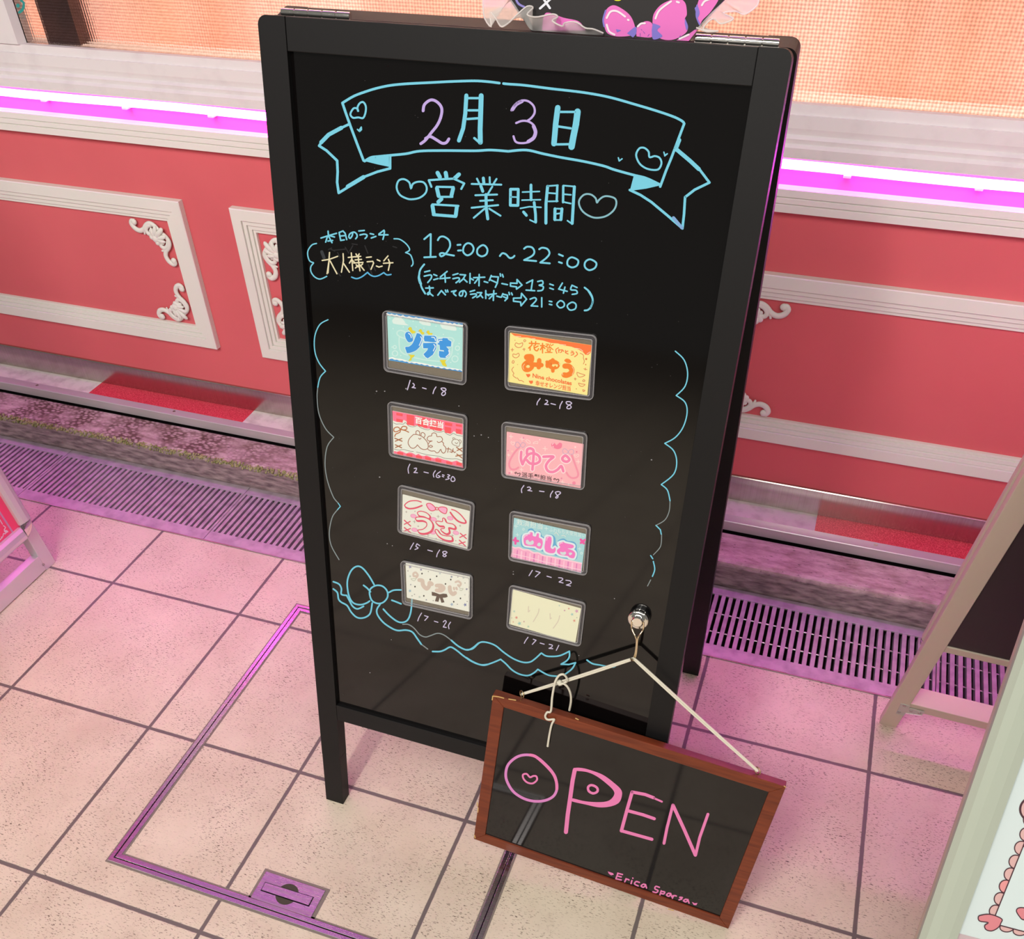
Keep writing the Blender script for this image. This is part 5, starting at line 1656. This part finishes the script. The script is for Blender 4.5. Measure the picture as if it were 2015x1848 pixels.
b.pbox(FP, fa - 0.002, FWD_ - fa + 0.002, 0.125 + fa - 0.002, FTOP - fa, -0.005, -0.001)
post = b.build('poster', mat('white_poster', (196, 208, 208), 0.35, spec=0.3), rst)
b = MB()
XQ = (1780, 1480, 0.19915)
o = -0.0008
OL, PF, PD = (84, 54, 64), (226, 184, 180), (226, 140, 148)
ink(b, FP, XQ, 1, '#480,1860 530,1790 760,1850 1000,1912 1000,1980 460,1900', o, (206, 186, 190))
class AB:
    """draw in a plane's own metres instead of photo pixels"""
    def __init__(s, pl):
        s.pl = pl

    def px(s, a, c, off=0.0):
        return s.pl.pt(a, c, off)


ga, gb = FP.ab(XQ[0] + 920 * XQ[2], XQ[1] + 1668 * XQ[2])
gl = FP.ab(XQ[0] + 1172 * XQ[2], XQ[1] + 932 * XQ[2])
ga = (ga + gl[0]) / 2
gb = FP.ab(XQ[0] + 1180 * XQ[2], XQ[1] + 1776 * XQ[2])[1]
gr, gt, rs = FWD_ - ga, FTOP - 0.10, 0.0165
spots_ = [(ga, gl[1] + 0.045 + i * 0.0285) for i in range(int((gt - gl[1] - 0.045) / 0.0285))] + [(ga + 0.115 + i * 0.0285, gb) for i in range(int((gr - ga - 0.115) / 0.0285))]
spots_ += [(gr, gb + 0.01 + i * 0.0285) for i in range(int((gt - gb) / 0.0285))] + [(ga + 0.01 + i * 0.0285, gt) for i in range(int((gr - ga) / 0.0285))]
for c in spots_:
    ink(b, AB(FP), (0, 0, 1), 1, '#' + ' '.join('%.4f,%.4f' % (c[0] + rs * math.cos(q_ * PI / 6), c[1] + rs * math.sin(q_ * PI / 6)) for q_ in range(12)), o + 0.0001, (226, 184, 180))
    ink(b, AB(FP), (0, 0, 1), 0.002, 'o' + ' '.join('%.4f,%.4f' % (c[0] + rs * math.cos(q_ * PI / 6), c[1] + rs * math.sin(q_ * PI / 6)) for q_ in range(12)), o + 0.0002, (84, 54, 64))
ink(b, AB(FP), (0, 0, 1), 1, '#%.4f,%.4f %.4f,%.4f %.4f,%.4f %.4f,%.4f' % (ga + 0.02, gb + 0.02, gr, gb + 0.0, gr, gt, ga, gt), o + 0.00028, (221, 235, 235))
ink(b, AB(FP), (0, 0, 1), 0.002, '%.4f,%.4f %.4f,%.4f %.4f,%.4f %.4f,%.4f %.4f,%.4f' % (ga, gl[1], ga, gt, gr, gt, gr, gb, ga + 0.045, gb), o + 0.00036, (84, 54, 64))
CS = [((1240, 670), 66), ((1205, 815), 66), ((1155, 950), 68), ((1098, 1085), 66), ((1048, 1210), 64), ((1000, 1330), 64), ((948, 1452), 62), ((900, 1575), 62)]
for i, (c, r) in enumerate(CS):
    ink(b, FP, XQ, 1, ell(c, r, r), o + 0.0001, PF if i != 5 else (238, 160, 160))
    ink(b, FP, XQ, 11, ell(c, r, r, 0, 'o'), o + 0.0002, OL)
for c, r in (((1010, 1735), 62), ((1140, 1770), 62), ((1270, 1805), 62)):
    ink(b, FP, XQ, 1, ell(c, r + 6, r * .7), o + 0.0001, PF)
    ink(b, FP, XQ, 11, ell(c, r + 6, r * .7, 0, 'o'), o + 0.0002, OL)
ink(b, FP, XQ, 1, '#1290,650 1172,932 895,1615 945,1712 1180,1775 1420,1840 1560,1500 1560,700', o + 0.0003, (221, 235, 235))
ink(b, FP, XQ, 12, '1290,650 1172,932 895,1618;940,1712 1180,1775 1420,1840', o + 0.0004, OL)
H1 = '728,1640 748,1615 850,1605 958,1648 952,1690 925,1735 862,1768 805,1755 792,1715 825,1686 745,1672'
H2 = '1105,1572 1125,1542 1180,1540 1240,1560 1270,1530 1330,1540 1340,1590 1280,1650 1175,1658 1135,1625'
for t in (H1, H2):
    ink(b, FP, XQ, 1, '#~' + t, o + 0.0005, PD)
    ink(b, FP, XQ, 11, 'o' + t, o + 0.0006, OL)
b.build('artwork', None, post)
